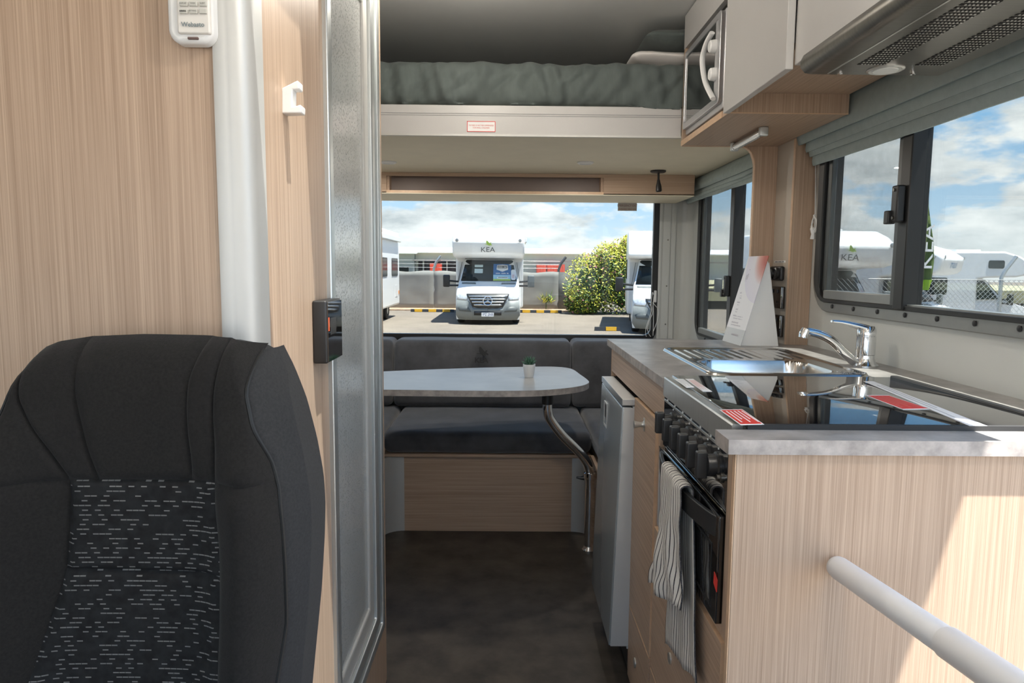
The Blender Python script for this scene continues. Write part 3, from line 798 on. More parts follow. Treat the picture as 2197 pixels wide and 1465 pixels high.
# ---- U-shaped bench base
bn = thing('bench_base', 'oak bench base with curved grey corner posts', 'bench', (0, 3.1, 0))
B('front_panel', wood_x, bn, -.462, .300, 3.098, 3.114, 0, .352)
B('seat_board', wood_x, bn, -.56, .40, 3.070, 3.80, .352, .366, bev=.003)
def post(x0, s):
    pts = []
    for k in range(9):
        t = k * PI / 16; pts.append((x0 + s * .090 * math.sin(t), 3.098 - .090 * (1 - math.cos(t))))
    out_ = [(x, y + .012) for x, y in pts][::-1]
    out_ = [(x + s * .012 * (i == 0), y) for i, (x, y) in enumerate(out_)]
    MB().prism([(x, y, 0) for x, y in pts] + [(x, y, 0) for x, y in out_], (0, 0, .352)).build('corner_post', alu_paint, bn, ang=60)
post(.300, 1); post(-.462, -1)
B('side_panel', wood_y, bn, .390, .404, 2.46, 3.01, 0, .352)
B('side_panel', wood_y, bn, -.566, -.552, 1.94, 3.01, 0, .352)
B('seat_board', wood_y, bn, .380, .99, 2.46, 3.80, .352, .366)
B('seat_board', wood_y, bn, -1.09, -.556, 1.95, 3.80, .352, .366)

def cush(p, a=.004):
    return p + Vector((0, 0, 1)) * (a * noise.noise(p * 6)) + Vector((0, 1, 0)) * (a * .7 * noise.noise(p * 5 + Vector((3, 1, 2))))
def cushion(name, label, x0, x1, y0, y1, z0, z1, r, n=10):
    return tag(MB().rbox(x0, x1, y0, y1, z0, z1, r, n, fn=cush).build(name, velvet, ang=80), label, 'cushion')
cushion('seat_cushion', 'wide charcoal velvet seat cushion under the rear window behind the table', -.552, .385, 3.062, 3.70, .369, .470, .035, 14)
cushion('seat_cushion', 'charcoal velvet side seat cushion beside the fridge', .392, .99, 2.47, 3.70, .369, .470, .035)
cushion('seat_cushion', 'charcoal velvet side seat cushion beside the bathroom wall', -1.09, -.560, 1.96, 3.70, .369, .470, .035)
def backc(label, x0, x1, y0=3.60, y1=3.83):
    def f(p):
        t = (p.z - .47) / .36
        q = cush(p, .003); q.y += .045 * t * (1 if p.y < 3.72 else .2) - .018 * math.sin(max(0, min(1, t)) * PI); return q
    return tag(MB().rbox(x0, x1, y0, y1,   .476, .822, .030, 12, fn=f).build('back_cushion', velvet, ang=80), label, 'cushion')
mid = backc('wide charcoal velvet back cushion with a black bird logo', -.592, .338)
backc('charcoal velvet back cushion in the corner behind the kitchen worktop', .344, .93)
backc('charcoal velvet back cushion in the corner beside the bathroom wall', -1.09, -.598)
lo = Vector((-.130, 3.592, .732))
bird('bird_print', black_print, mid, lo + Vector((.005, .012, .012)), X1, Vector((0, .10, 1)), .055, .006)
text('KEA', 'lettering', black_print, mid, lo + Vector((-.002, .008, -.010)), X1, Vector((0, .10, 1)), .036, lift=.010, xs=1.05, bold=.0012)

# ---- table
ZT = .740
tb = thing('lounge_table', 'grey laminate lounge table on a bent chrome pole', 'table', (.36, 2.90, 0))
tp = [(-.95, 2.62), (-.60, 2.60), (-.465, 2.608), (-.10, 2.60), (.10, 2.615), (.22, 2.665), (.300, 2.735), (.335, 2.815), (.335, 2.90), (.322, 3.02), (.305, 3.17), (.275, 3.235), (.225, 3.262), (.15, 3.262), (-.10, 3.215), (-.40, 3.125), (-.60, 3.05), (-.80, 2.97), (-.93, 2.88)]
tsm = spline([(x, y, 0) for x, y in tp + tp[:1]], 4)[:-1]
MB().prism([(p.x, p.y, ZT - .024) for p in tsm], (0, 0, .024)).build('table_top', table_top_m, tb, ang=50)
ring([(p.x * 1.0 + (p.x + .3) * .0012, p.y + (p.y - 2.9) * .002) for p in tsm], [(p.x, p.y) for p in tsm], (0, 0, -.0225), lambda a, b: (a, b, ZT - .001), 'edge_band', stone_edge, tb, ang=60)
Lt = ay(1175, 842, 2.84); Lf = az(1265, 1176, 0.012)
xa = Lt.x; 
P = [(xa, 2.84, .705), (xa, 2.84, .655), (xa + .006, 2.845, .62), (xa + .03, 2.85, .585), ]
pA = ay(1185, 905, 2.85); pB = ay(1255, 985, 2.88); pC = ay(1265, 1010, 2.885)
pole = spline([ay(1175, 850, 2.84), ay(1175, 880, 2.84), ay(1181, 900, 2.845), ay(1205, 932, 2.855), ay(1238, 965, 2.87), ay(1258, 990, 2.88), ay(1265, 1015, 2.884), ay(1266, 1060, 2.884)], 6)
MB().tube(pole, .0195, 16).build('bent_pole', chrome, tb)
f0 = pole[-1]; f0.y = 2.886
MB().tube([(f0.x, f0.y, f0.z + .03), (f0.x, f0.y, .012)], .0215, 16).build('post', chrome, tb)
MB().lathe([(.024, 0), (.024, .05), (.030, .055), (.055, .060), (.055, .072)], (Lt.x, 2.84, .716 - .072)).build('top_bracket', black_plastic, tb)
B('bracket_lever', black_plastic, tb, Lt.x + .02, Lt.x + .055, 2.825, 2.84, .684, .700, bev=.004)
cl = ay(1262, 1022, 2.87)
MB().lathe([(.027, -.014), (.029, -.012), (.029, .012), (.027, .014)], (f0.x, f0.y, cl.z)).build('clamp', chrome, tb)
MB().tube([cl + Vector((-.02, -.02, 0)), cl + Vector((-.035, -.02, -.001)), cl + Vector((-.052, -.02, .002))], [.011, .007, .004], 8).build('clamp_lever', black_plastic, tb)
MB().lathe([(.0305, 0), (.0305, .006), (.026, .012), (.022, .022)], (f0.x, f0.y, 0)).build('foot', chrome, tb)
ft = az(1264, 1180, 0)
# ---- succulent
pp = az(1135, 809, ZT)
pl = thing('potted_succulent', 'small green succulent in a white pot on the table', 'plant', (pp.x, pp.y, ZT))
MB().lathe([(.018, 0), (.0195, .002), (.0255, .044), (.0262, .045), (.0262, .056), (.0235, .056), (.0225, .046), (.001, .046)], (pp.x, pp.y, ZT), seg=28).build('pot', white_plastic, pl)
leafm = pm('succulent_green', (.055, .135, .085), .45, var=.25, vscale=60)
MB().lathe([(.0228, .045), (.001, .0475)], (pp.x, pp.y, ZT), seg=16).build('soil', pm('dark_soil', (.03, .022, .015), .9), pl)
for ringi, (n_, tilt, ln) in enumerate(((9, 62, .034), (8, 42, .038), (6, 22, .038), (4, 8, .034))):
    for k in range(n_):
        a = 2 * PI * k / n_ + ringi * .5 + random.uniform(-.1, .1); t = math.radians(tilt + random.uniform(-6, 6)); L_ = ln * random.uniform(.9, 1.1)
        d = Vector((math.sin(t) * math.cos(a), math.sin(t) * math.sin(a), math.cos(t)))
        o_ = Vector((pp.x, pp.y, ZT + .048)) + d * .003
        MB().tube([o_, o_ + d * L_ * .3, o_ + d * L_ * .65 + Vector((0, 0, .002)), o_ + d * L_ + Vector((0, 0, .005))], [.003, .0062, .0052, .0006], 6, flat=.6).build('leaf', leafm, pl)

# ---- white cord loops by the rear window
cc = thing('blind_cord', 'tangle of thin white blind cord on a hook beside the rear window', 'cord', (.80, 3.83, .95))
def cpx(L): return spline([ay(x, y, 3.828) for x, y in L], 6)
for L in ([(1402, 632), (1400, 628), (1397, 650), (1398, 665), (1393, 682), (1387, 700), (1385, 715), (1387, 722)],
          [(1403, 636), (1401, 655), (1400, 672), (1393, 688), (1389, 704), (1392, 716), (1396, 722)],
          [(1404, 640), (1402, 650), (1412, 664), (1412, 680), (1406, 700), (1401, 712)],
          [(1401, 648), (1402, 680), (1401, 720)]):
    MB().tube(cpx(L), .0016, 6).build('cord_loop', cord_white, cc)
MB().rbox(.803, .817, 3.822, 3.838, 1.02, 1.085, .004, 1).build('cord_hook', white_plastic, cc)
# ================================================================== KITCHEN
ZK, XK = .955, .362
wt = thing('worktop', 'grey stone-look kitchen worktop running along the right wall', 'worktop', (.65, 1.7, ZK - .022))
mb = MB(); t0, t1 = ZK - .022, ZK
SX0, SX1, SY0, SY1 = .500, .800, 1.640, 1.872
for b_ in ((.354, SX0, 1.566, 2.447), (SX1, XW, 1.566, 2.447), (SX0, SX1, 1.566, SY0), (SX0, SX1, SY1, 2.447), (.885, XW, 1.058, 1.566), (.324, XW, .993, 1.058)):
    mb.box(*b_, t0, t1)
mb.build('top', stone, wt)
B('edge_band', stone_edge, wt, .3235, XW, .9922, .9932, t0, t1)
B('edge_band', stone_edge, wt, .3530, .3542, 1.566, 2.447, t0, t1)
B('edge_band', stone_edge, wt, .3230, .3242, .993, 1.058, t0, t1)
B('edge_band', stone_edge, wt, .3535, .372, 1.5645, 1.5662, t0, t1)

# ---- sink with drainer
sk = thing('kitchen_sink', 'stainless steel inset sink with ribbed drainer', 'sink', (.66, 1.88, ZK))
a0, a1, b0, b1 = .474, .858, 1.598, 2.150
def sink_xy(u, v, r=.05):
    x, y = a0 + (a1 - a0) * u, b0 + (b1 - b0) * v
    cx = min(max(x, a0 + r), a1 - r); cy = min(max(y, b0 + r), b1 - r); dx, dy = x - cx, y - cy
    l = math.hypot(dx, dy)
    if l > 1e-9 and dx and dy:
        k = max(abs(dx), abs(dy)) / l; dx *= k; dy *= k
    return cx + dx, cy + dy, min(r - math.hypot(dx, dy), 9) if (dx or dy) else r
def sstep(a, b, t): t = max(0, min(1, (t - a) / (b - a))); return t * t * (3 - 2 * t)
def sink_z(x, y, e):
    z = ZK + .0045 + .0025 * math.sin(min(e / .018, 1) * PI) - .002 * sstep(0, .02, e)
    if e < .002: z = ZK
    bx = min(x - .505, .795 - x); by = min(y - 1.645, 1.868 - y)
    r = .05
    if bx > 0 and by > 0:
        q = min(bx, by) if (bx > r or by > r) else r - math.hypot(r - bx, r - by)
        if q > 0: z -= .115 * sstep(0, .022, q) ** .8
    if y > 1.90 and y < 2.115 and .50 < x < .835:
        fy = sstep(1.90, 1.915, y) * (1 - sstep(2.10, 2.115, y)); k = ((x - .50) / .028) % 1
        z += fy * (.0042 * max(0, 1 - abs(k - .5) / .28) - .0016)
    if .80 < x < .845 and 1.63 < y < 1.68:
        z += .002 * (math.sin(x * 900) * math.sin(y * 700) > .2)
    return z
rows = []
NU, NV = 110, 120
for j in range(NV + 1):
    r_ = []
    for i in range(NU + 1):
        x, y, e = sink_xy(i / NU, j / NV)
        u, v = i / NU, j / NV
        e = min(u, 1 - u) * (a1 - a0), min(v, 1 - v) * (b1 - b0)
        x, y, ee = sink_xy(u, v)
        r_.append(Vector((x, y, sink_z(x, y, min(min(e), .05)))))
    rows.append(r_)
MB().grid(rows).build('basin', pm('sink_steel', (.62, .60, .57), .20, metal=1.0, var=.04, vscale=20), sk, ang=60)
MB().lathe([(.022, 0), (.022, .003), (.016, .004), (.001, .002)], (.65, 1.755, ZK - .112)).build('drain', steel, sk)

# ---- mixer tap
tapy = 1.795; tb0 = Vector((.930, tapy, ZK))
tap = thing('mixer_tap', 'chrome single-lever kitchen mixer tap behind the sink', 'tap', tb0)
MB().lathe([(.032, 0), (.032, .003), (.026, .009), (.0225, .022), (.0225, .030), (.0235, .031), (.0235, .078), (.0225, .079), (.0225, .082), (.0235, .083), (.0235, .094), (.018, .104), (.001, .106)], tb0, seg=28).build('body', chrome, tap)
sp = spline([ay(1852, 778, tapy), ay(1835, 776, tapy), ay(1812, 757, tapy - .004), ay(1785, 731, tapy - .008), ay(1760, 718, tapy - .010), ay(1738, 712, tapy - .012), ay(1727, 711, tapy - .012)], 7)
n_ = len(sp)
MB().tube(sp, [.0135 - .004 * (i / n_) for i in range(n_)], 14).build('spout', chrome, tap)
e0 = sp[-1]
MB().tube([e0 + Vector((.004, 0, .006)), e0 + Vector((-.002, 0, -.006)), e0 + Vector((-.004, 0, -.016))], [.011, .0125, .0115], 14).build('aerator', chrome, tap)
lv = spline([ay(1872, 720, tapy - .002), ay(1864, 708, tapy - .002), ay(1850, 702, tapy - .002), ay(1828, 696, tapy - .003), ay(1805, 691, tapy - .004), ay(1784, 689, tapy - .005)], 6)
m_ = len(lv)
MB().tube(lv, [max(.0035, .0235 * math.sin(min(1, .18 + (i / m_) * 3.0) * PI * .5) * (1 - .80 * (i / m_))) for i in range(m_)], 16, flat=.55).build('lever', chrome, tap)

# ---- cooker: hob lid, fascia and oven
ck = thing('cooker', 'black built-in gas cooker with glass hob lid, knobs and oven', 'cooker', (.6, 1.33, .61))
B('hob_surround', steel_dark, ck, .373, .884, 1.060, 1.564, ZK - .02, ZK + .002)
MB().rbox(.373, .872, 1.066, 1.560, ZK + .002, ZK + .0075, .002, 1).build('glass_lid', black_gloss, ck)
B('lid_seal', black_rubber, ck, .373, .884, 1.058, 1.066, ZK, ZK + .008)
B('hinge_bar', black_plastic, ck, .868, .886, 1.060, 1.562, ZK, ZK + .011, bev=.003)
MB().prism([(.3555, 1.080, .916), (.3555, 1.080, ZK + .001), (.3575, 1.080, ZK + .0035), (.3735, 1.080, ZK + .0035), (.3735, 1.080, .916)], (0, .482, 0)).build('steel_front', steel, ck)
B('oven_body', black_plastic, ck, .366, .86, 1.10, 1.560, .612, .935)
fas = MB().box(.358, .366, 1.100, 1.560, .803, .914).build('fascia', black_gloss, ck)
B('trim_strip', steel, ck, .3565, .359, 1.100, 1.560, .905, .909)
for i in range(7): MB().lathe([(.003, 0), (.003, .001)], (.358, 1.13 + i * .066, .912), (-1, 0, 0), 6).build('pilot_mark', white_print, fas)
for i in range(6):
    yk = 1.150 + i * .0635
    if i == 5: yk = 1.474
    kb = MB().lathe([(.023, 0), (.023, .004), (.0195, .006), (.0185, .020), (.001, .021)], (.358, yk, .872), (-1, 0, 0), 20).build('knob', black_plastic, ck)
    MB().rbox(.320, .339, yk - .0075, yk + .0075, .850, .896, .003, 1).build('knob_grip', black_plastic, kb)
    MB().lathe([(.002, 0), (.002, .001)], (.358, yk, .901), (-1, 0, 0), 6).build('knob_mark', white_print, kb)
lg = ax(1527, 998, .357)
ring(rrect(lg.y - .022, lg.y + .022, lg.z - .011, lg.z + .011, .008), rrect(lg.y - .0195, lg.y + .0195, lg.z - .0085, lg.z + .0085, .006), (-.001, 0, 0), lambda a, b: (.358, a, b), 'maker_badge', white_print, fas)
print_blocks('badge_print', grey_print, fas, (.3575, lg.y, lg.z), -Y1, Z1, .030, .006, 8)
pb = ax(1545, 1022, .357)
MB().lathe([(.009, 0), (.009, .003), (.006, .004), (.006, .009), (.001, .0095)], (.358, 1.128, pb.z), (-1, 0, 0), 16).build('ignition_button', steel_dark, fas)
od = MB().rbox(.349, .366, 1.104, 1.558, .614, .799, .003, 1).build('oven_door', black_gloss, ck)
ring(rect(1.135, 1.528, .632, .742), rect(1.140, 1.523, .637, .737), (-.001, 0, 0), lambda a, b: (.349, a, b), 'door_window_edge', black_plastic, od)
B('door_trim', steel_dark, od, .3485, .350, 1.104, 1.558, .7975, .800)
# bowed strap handle
hr = []
for k in range(21):
    t = k / 20; y = 1.552 - t * .442; x = .352 - .028 * math.sin(t * PI) ** .7
    hr.append((x, y))
MB().prism([(x, y, .758) for x, y in hr] + [(x + .008, y, .758) for x, y in reversed(hr)], (0, 0, .036)).build('door_handle', black_plastic, od, bev=.0015, ang=50)
# stickers on the lid
def sticker(name, pts, label, ground, ink, rows_, z=ZK + .0078):
    p = [az(x, y, z) for x, y in pts]
    s_ = thing(name, label, 'sticker', (p[0] + p[2]) / 2)
    MB().prism(p, (0, 0, .0004)).build('sheet', white_print, s_)
    c = sum(p, Vector()) / 4
    ins = [c + (q - c) * .90 for q in p]
    MB().prism([q + Vector((0, 0, .0004)) for q in ins], (0, 0, .0003)).build('colour_field', ground, s_)
    U, V = (ins[1] - ins[0]), (ins[3] - ins[0])
    for k in range(rows_):
        v = (k + .7) / (rows_ + .4); l_ = .82 if k % 2 == 0 else .62
        a = ins[0] + U * v + V * .08 + Vector((0, 0, .0008)); b = a + V * l_; w = U * (.35 / (rows_ + .4))
        MB().add([a, b, b + w, a + w], [(0, 1, 2, 3)]).build('print_line', ink, s_, merge=False)
    return s_
pink = pm('faded_red_print', (.62, .16, .12), .5)
sticker('lid_sticker', [(1543, 879), (1592, 878), (1640, 911), (1589, 912)], 'bright red warning sticker on the front corner of the hob lid', red_print, white_print, 5)
sticker('lid_sticker', [(1856, 848), (1906, 848), (1998, 878), (1938, 879)], 'red warning sticker near the hinge side of the hob lid', red_print, pink, 5)
sticker('lid_sticker', [(1470, 813), (1487, 813), (1528, 840), (1508, 840)], 'white sticker with red print on the far edge of the hob lid', white_print, pink, 6)
sticker('lid_sticker', [(1447, 813), (1466, 813), (1490, 831), (1473, 832)], 'white sticker with grey print on the far corner of the hob lid', white_print, grey_print, 5)
sticker('lid_sticker', [(1852, 818), (1874, 818), (2118, 914), (2080, 914)], 'long white instruction strip along the back of the hob lid', white_print, grey_print, 2)

# ---- tea towel
NU = 46
def towel_sheet(yt, yb_, zt, zb_, xt, xb, ph, steps=26):
    """one hanging side of the towel: (far, near) edges at top and bottom"""
    R_ = []
    for j in range(steps + 1):
        v = j / steps; r_ = []
        for i in range(NU + 1):
            u = i / NU
            y = (yt[0] + (yt[1] - yt[0]) * u) * (1 - v) + (yb_[0] + (yb_[1] - yb_[0]) * u) * v
            z = zt + (zb_[0] + (zb_[1] - zb_[0]) * u - zt) * v
            k = min(1, .15 + 1.2 * v)
            fold = math.sin(u * 15 + ph + 1.4 * math.sin(v * 4)) * .0045 + math.sin(u * 6.3 + v * 3 + ph) * .005 + .006 * noise.noise(Vector((u * 6, v * 5, ph)))
            y += .006 * k * noise.noise(Vector((u * 4, v * 6, ph + 5)))
            r_.append(Vector((xt + (xb - xt) * v + fold * k * (1 if ph < 1 else .35), y, z + .005 * v * math.sin(u * 9))))
        R_.append(r_)
    return R_
fr_ = towel_sheet((1.392, 1.236), (1.440, 1.205), .800, (.530, .585), .318, .312, 0)
bk_ = towel_sheet((1.392, 1.236), (1.405, 1.165), .800, (.412, .470), .341, .342, 2)
arch = [[Vector((.3295 - .0115 * math.cos(PI * k / 6), fr_[0][i].y, .800 + .009 * math.sin(PI * k / 6) + .0015 * math.sin(i * .8))) for i in range(NU + 1)] for k in range(7)]
full = list(reversed(fr_)) + arch[1:-1] + bk_
mb = MB().grid(full); mb.uv = []
for j, r_ in enumerate(full):
    for i in range(NU + 1): mb.uv.append((i / NU, j / len(full)))
tag(mb.build('tea_towel', stripes, merge=False, ang=80, solid=.003), 'white tea towel with thin dark stripes hung over the oven handle', 'towel')

tag(MB().prism([(.3465, 1.108, .704), (.3465, 1.090, .697), (.3465, 1.092, .676), (.3465, 1.109, .684)], (-.0012, 0, 0)).build('swing_tag', red_print), 'small red tag stuck on the lower edge of the oven door', 'tag')

# ---- cabinets
ca = thing('oven_cabinet', 'oak kitchen cabinet around the oven with a plain end panel', 'cabinet', (.65, 1.3, 0))
B('end_panel', wood_z, ca, .338, XW - .001, 1.000, 1.012, 0, ZK - .022)
B('panel_edge', edge_wood, ca, .3365, .3385, 1.000, 1.012, 0, ZK - .022)
MB().box(XK - .004, XK + .014, 1.012, 1.0795, .605, ZK - .022).box(XK - .004, XK + .014, 1.0795, 1.098, .605, .9155).build('front_stile', wood_z, ca)
B('front_stile', wood_z, ca, XK, XK + .014, 1.5625, 1.568, .605, ZK - .022)
d_ = B('door', wood_y, ca, XK - .006, XK + .012, 1.088, 1.612, .236, .588)
B('door_edge', edge_wood, d_, XK - .0065, XK + .012, 1.088, 1.612, .588, .590)
B('door_edge', edge_wood, d_, XK - .0065, XK + .012, 1.0865, 1.088, .236, .588)
lk = ax(1457, 1445, XK - .006)
MB().lathe([(.012, 0), (.012, .003), (.008, .004), (.001, .003)], (XK - .006, 1.42, .37), (-1, 0, 0), 16).build('push_lock', steel, d_)
B('front_stile', wood_z, ca, XK + .001, XK + .012, 1.010, 1.086, .02, .603)
B('rail', wood_y, ca, XK + .001, XK + .012, 1.086, 1.612, .590, .6115)
d2 = B('lower_flap', wood_y, ca, XK - .006, XK + .012, 1.088, 1.612, .035, .232)
B('door_edge', edge_wood, d2, XK - .0065, XK + .012, 1.088, 1.612, .232, .234)
B('plinth', black_plastic, ca, XK + .03, XK + .04, 1.01, 1.62, 0, .04)
cb = thing('sink_cabinet', 'oak kitchen cabinet under the sink with a small round knob', 'cabinet', (.65, 1.9, 0))
B('apron_panel', wood_y, cb, XK - .002, XK + .012, 1.568, 2.372, .853, ZK - .022)
B('side_edge', edge_wood, cb, XK - .003, XK + .012, 2.372, 2.376, .835, ZK - .022)
B('end_panel', wood_z, cb, XK + .012, .99, 2.36, 2.374, 0, ZK - .022)
d3 = B('door', wood_y, cb, XK - .006, XK + .012, 1.632, 1.911, .250, .843)
B('door_edge', edge_wood, d3, XK - .0065, XK + .012, 1.632, 1.911, .843, .846)
B('door_edge', edge_wood, d3, XK - .0065, XK + .012, 1.6305, 1.632, .250, .843)
kp = Vector((XK - .006, 1.768, .802))
MB().lathe([(.010, 0), (.010, .002), (.0075, .004), (.0065, .010), (.0085, .020), (.0095, .024), (.0095, .027), (.001, .028)], kp, (-1, 0, 0), 20).build('knob', steel, d3)
MB().rbox(XK - .008, XK - .006, kp.y - .006, kp.y + .006, kp.z - .017, kp.z + .017, .001, 1).build('knob_plate', steel, d3)
B('front_stile', wood_z, cb, XK + .001, XK + .012, 1.612, 1.632, .03, .853)
d4 = B('lower_door', wood_y, cb, XK - .006, XK + .012, 1.632, 1.911, .035, .244)
B('door_edge', edge_wood, d4, XK - .0065, XK + .012, 1.632, 1.911, .244, .246)
MB().lathe([(.013, 0), (.013, .003), (.009, .004), (.001, .003)], (XK - .006, 1.80, .135), (-1, 0, 0), 16).build('push_lock', steel, d4)
B('plinth', black_plastic, cb, XK + .03, XK + .04, 1.62, 1.93, 0, .04)

# ---- fridge
fg = thing('fridge', 'silver-grey compact fridge standing at the end of the kitchen', 'fridge', (.6, 2.13, .0))
def lean(p):
    q = Vector(p); k = (.84 - q.z) / .72
    if q.x < .345: q.x -= .022 * max(0, min(1, k))
    return q
mb = MB().rbox(.322, .350, 1.914, 2.332, .118, .818, .004, 2, fn=lean); mb.build('door', fridge_grey, fg)
mb = MB().rbox(.327, .372, 1.9115, 1.9155, .118, .816, .001, 2, fn=lean); mb.build('door_side', fridge_side, fg)
B('casing', fridge_side, fg, .352, .36, 1.913, 2.333, .11, .820)
B('top_cap', fridge_side, fg, .322, .362, 1.913, 2.334, .822, .840, bev=.002)
B('cap_front', fridge_grey, fg, .3212, .3225, 1.913, 2.334, .822, .840)
B('carcass', black_plastic, fg, .362, .93, 1.935, 2.352, .03, .838)
hx = .3205
hd = B('handle_recess', black_plastic, fg, .3185, .324, 2.172, 2.230, .700, .775)
ring(rect(2.170, 2.232, .698, .777), rect(2.176, 2.226, .704, .771), (-.004, 0, 0), lambda a, b: (.3200, a, b), 'handle_bezel', fridge_side, fg)
for f_ in ((.45, 2.0), (.45, 2.3)): MB().lathe([(.02, 0), (.02, .035)], (f_[0], f_[1], 0)).build('foot', black_plastic, fg)

# ---- tent card on the worktop
bc = thing('tent_card', 'folded white tent card with orange printed corner on the worktop', 'card', (.80, 2.33, ZK))
bl, br = Vector((.752, 2.425, ZK)), Vector((.760, 2.256, ZK))
tl, tr = Vector((.832, 2.425, 1.247)), Vector((.838, 2.256, 1.247))
nrm = (br - bl).cross(tl - bl).normalized() * .0015
fm = MB().prism([bl, br, tr, tl], -nrm)
fm.uv = [(0, 0), (1, 0), (1, 1), (0, 1)] * 2
fm.build('front_panel', brochure_m, bc, merge=False)
MB().prism([Vector((.884, 2.262, ZK)), Vector((.884, 2.335, ZK)), Vector((.842, 2.335, 1.200)), Vector((.842, 2.262, 1.225))], (.0015, 0, 0)).build('rear_leg', paper_w, bc)
MB().prism([Vector((.762, 2.262, ZK)), Vector((.884, 2.262, ZK)), Vector((.842, 2.262, 1.22)), Vector((.836, 2.262, 1.235))], (0, .0015, 0)).build('side_gusset', paper_w, bc)
rt = (br - bl).normalized(); ut = (tl - bl).normalized()
def on_card(u, v): return bl + (br - bl) * u + (tl - bl) * v
card_ink = pm('pale_grey_ink', (.50, .48, .52), .6)
print_blocks('print_heading', card_ink, bc, on_card(.46, .765), rt, ut, .085, .022, 8)
for i, (u, v, w, h) in enumerate(((.42, .845, .05, .004), (.42, .715, .08, .0015), (.58, .675, .045, .005), (.44, .575, .095, .006), (.48, .54, .09, .004), (.42, .515, .07, .004), (.43, .465, .09, .006), (.46, .435, .085, .004),
        (.38, .385, .06, .006), (.45, .355, .08, .004), (.42, .31, .085, .006), (.45, .28, .08, .004), (.40, .235, .07, .006), (.45, .205, .085, .004), (.55, .10, .06, .007))):
    print_blocks('print_line', card_ink, bc, on_card(u, v), rt, ut, w, h, max(1, int(w / .005)), seed=i)

# ================================================================== RIGHT WALL, PILLAR AND LOCKERS
pa = thing('partition_panel', 'oak partition with a rounded opening between kitchen and lounge', 'partition', (.9, 2.46, ZK))
arc = [(.800, 1.6255)] + [(.800 + .052 * math.sin(t), 1.6255 - .072 * (1 - math.cos(t))) for t in [k * PI / 16 for k in range(1, 9)]]
pl_ = [(.601, 1.641), (.601, 1.6255)] + arc + [(.852, ZK), (.998, ZK), (.998, 1.641)]
MB().prism([(x, 2.458, z) for x, z in pl_], (0, .016, 0)).build('board', wood_z, pa)
ed = [(.601, 1.6255)] + arc + [(.852, ZK)]
MB().prism([(x, 2.4575, z) for x, z in ed] + [(x - .0025 * (z < 1.60), 2.4575, z - .0025) for x, z in reversed(ed)], (0, .017, 0)).build('edge_band', edge_wood, pa)
pr = thing('corner_pillar', 'oak corner pillar carrying the power sockets beside the sink', 'pillar', (.96, 2.38, ZK))
B('front_board', wood_z, pr, .928, XW - .001, 2.305, 2.318, ZK, 1.632)
B('side_board', pm('beige_board', (.50, .44, .37), .5, var=.03), pr, .928, .940, 2.318, 2.457, ZK, 1.632)
B('edge_band', edge_wood, pr, .9268, .9285, 2.305, 2.319, ZK, 1.632)
def socket(label, z0, z1, kind):
    s_ = thing('power_socket', label, 'socket', (.928, 2.385, z0))
    MB().rbox(.917, .928, 2.332, 2.446, z0, z1, .003, 1).build('plate', black_gloss if kind else black_plastic, s_)
    for k in range(2):
        yy = 2.415 - k * .045
        sw = B('switch', black_plastic, s_, .9145, .917, yy - .007, yy + .007, z1 - .022, z1 - .010, bev=.001)
        for dy, dz, w in ((-.006, .0, .0015), (.006, .0, .0015), (0, -.011, .0015)):
            B('pin_slot', pm('deep_black', (.002, .002, .002), .9), s_, .9165, .9172, yy + dy - w, yy + dy + w, z0 + .022 + dz - .004, z0 + .022 + dz + .004)
    return s_
socket('black double power socket, upper of the two on the corner pillar', 1.072, 1.146, True)
s2 = socket('black double power socket with white mark, lower of the two on the corner pillar', .976, 1.050, True)
B('status_mark', white_print, s2, .9165, .9169, 2.372, 2.380, .984, .990)
rs = thing('twin_outlet', 'black round twin low-voltage outlet at the top of the corner pillar', 'socket', (.928, 2.39, 1.168))
MB().rbox(.912, .928, 2.345, 2.440, 1.166, 1.214, .006, 2).build('plate', black_plastic, rs)
for yy in (2.372, 2.415): MB().lathe([(.020, 0), (.020, .008), (.016, .010), (.015, .006), (.001, .006)], (.912, yy, 1.190), (-1, 0, 0), 20).build('socket_cap', black_plastic, rs)
lb = tag(B('socket_label', white_print, None, .9272, .9279, 2.345, 2.440, 1.226, 1.233), 'tiny white printed strip above the twin outlet', 'label')
print_blocks('lettering', black_print, lb, (.9272, 2.392, 1.2295), -Y1, Z1, .08, .0035, 16)

# ---- overhead lockers
XO = .600
ol = thing('overhead_locker', 'white-doored overhead locker above the sink and hob', 'cabinet', (.8, 1.3, 1.66))
d1_ = MB().box(XO - .018, XO - .001, 1.522, 1.9495, 1.622, 2.055).build('door', white_lam, ol, bev=.0015)
d2_ = MB().box(XO, XO + .017, .906, 1.520, 1.629, 2.055).build('door', white_lam, ol, bev=.0015)
B('bottom_board', wood_y, ol, XO + .018, .922, .906, 1.955, 1.676, 1.690)
B('carcass', white_lam, ol, XO + .018, .922, .906, 1.944, 1.690, 2.055)
mh = thing('microwave_housing', 'oak open housing holding the microwave', 'cabinet', (.8, 2.2, 1.64))
MB().box(XO - .003, .922, 1.950, 2.304, 1.624, 1.641).box(XO - .003, XW - .002, 2.304, 2.457, 1.624, 1.641).build('bottom_board', wood_y, mh)
B('near_face', wood_z, mh, XO, .922, 1.946, 1.952, 1.624, 1.676)
B('face_edge', edge_wood, mh, XO, .922, 1.9455, 1.9475, 1.6225, 1.6250)
B('side_board', wood_z, mh, XO - .003, XW - .002, 2.455, 2.470, 1.641, 1.945)
B('side_board', wood_z, mh, XO - .003, .922, 1.958, 1.974, 1.641, 2.05)
B('upper_flap', white_lam, mh, XO - .004, XO + .012, 1.976, 2.470, 1.945, 2.055)
B('bottom_edge', edge_wood, mh, XO - .0045, XO - .003, 2.006, 2.470, 1.6235, 1.6415)
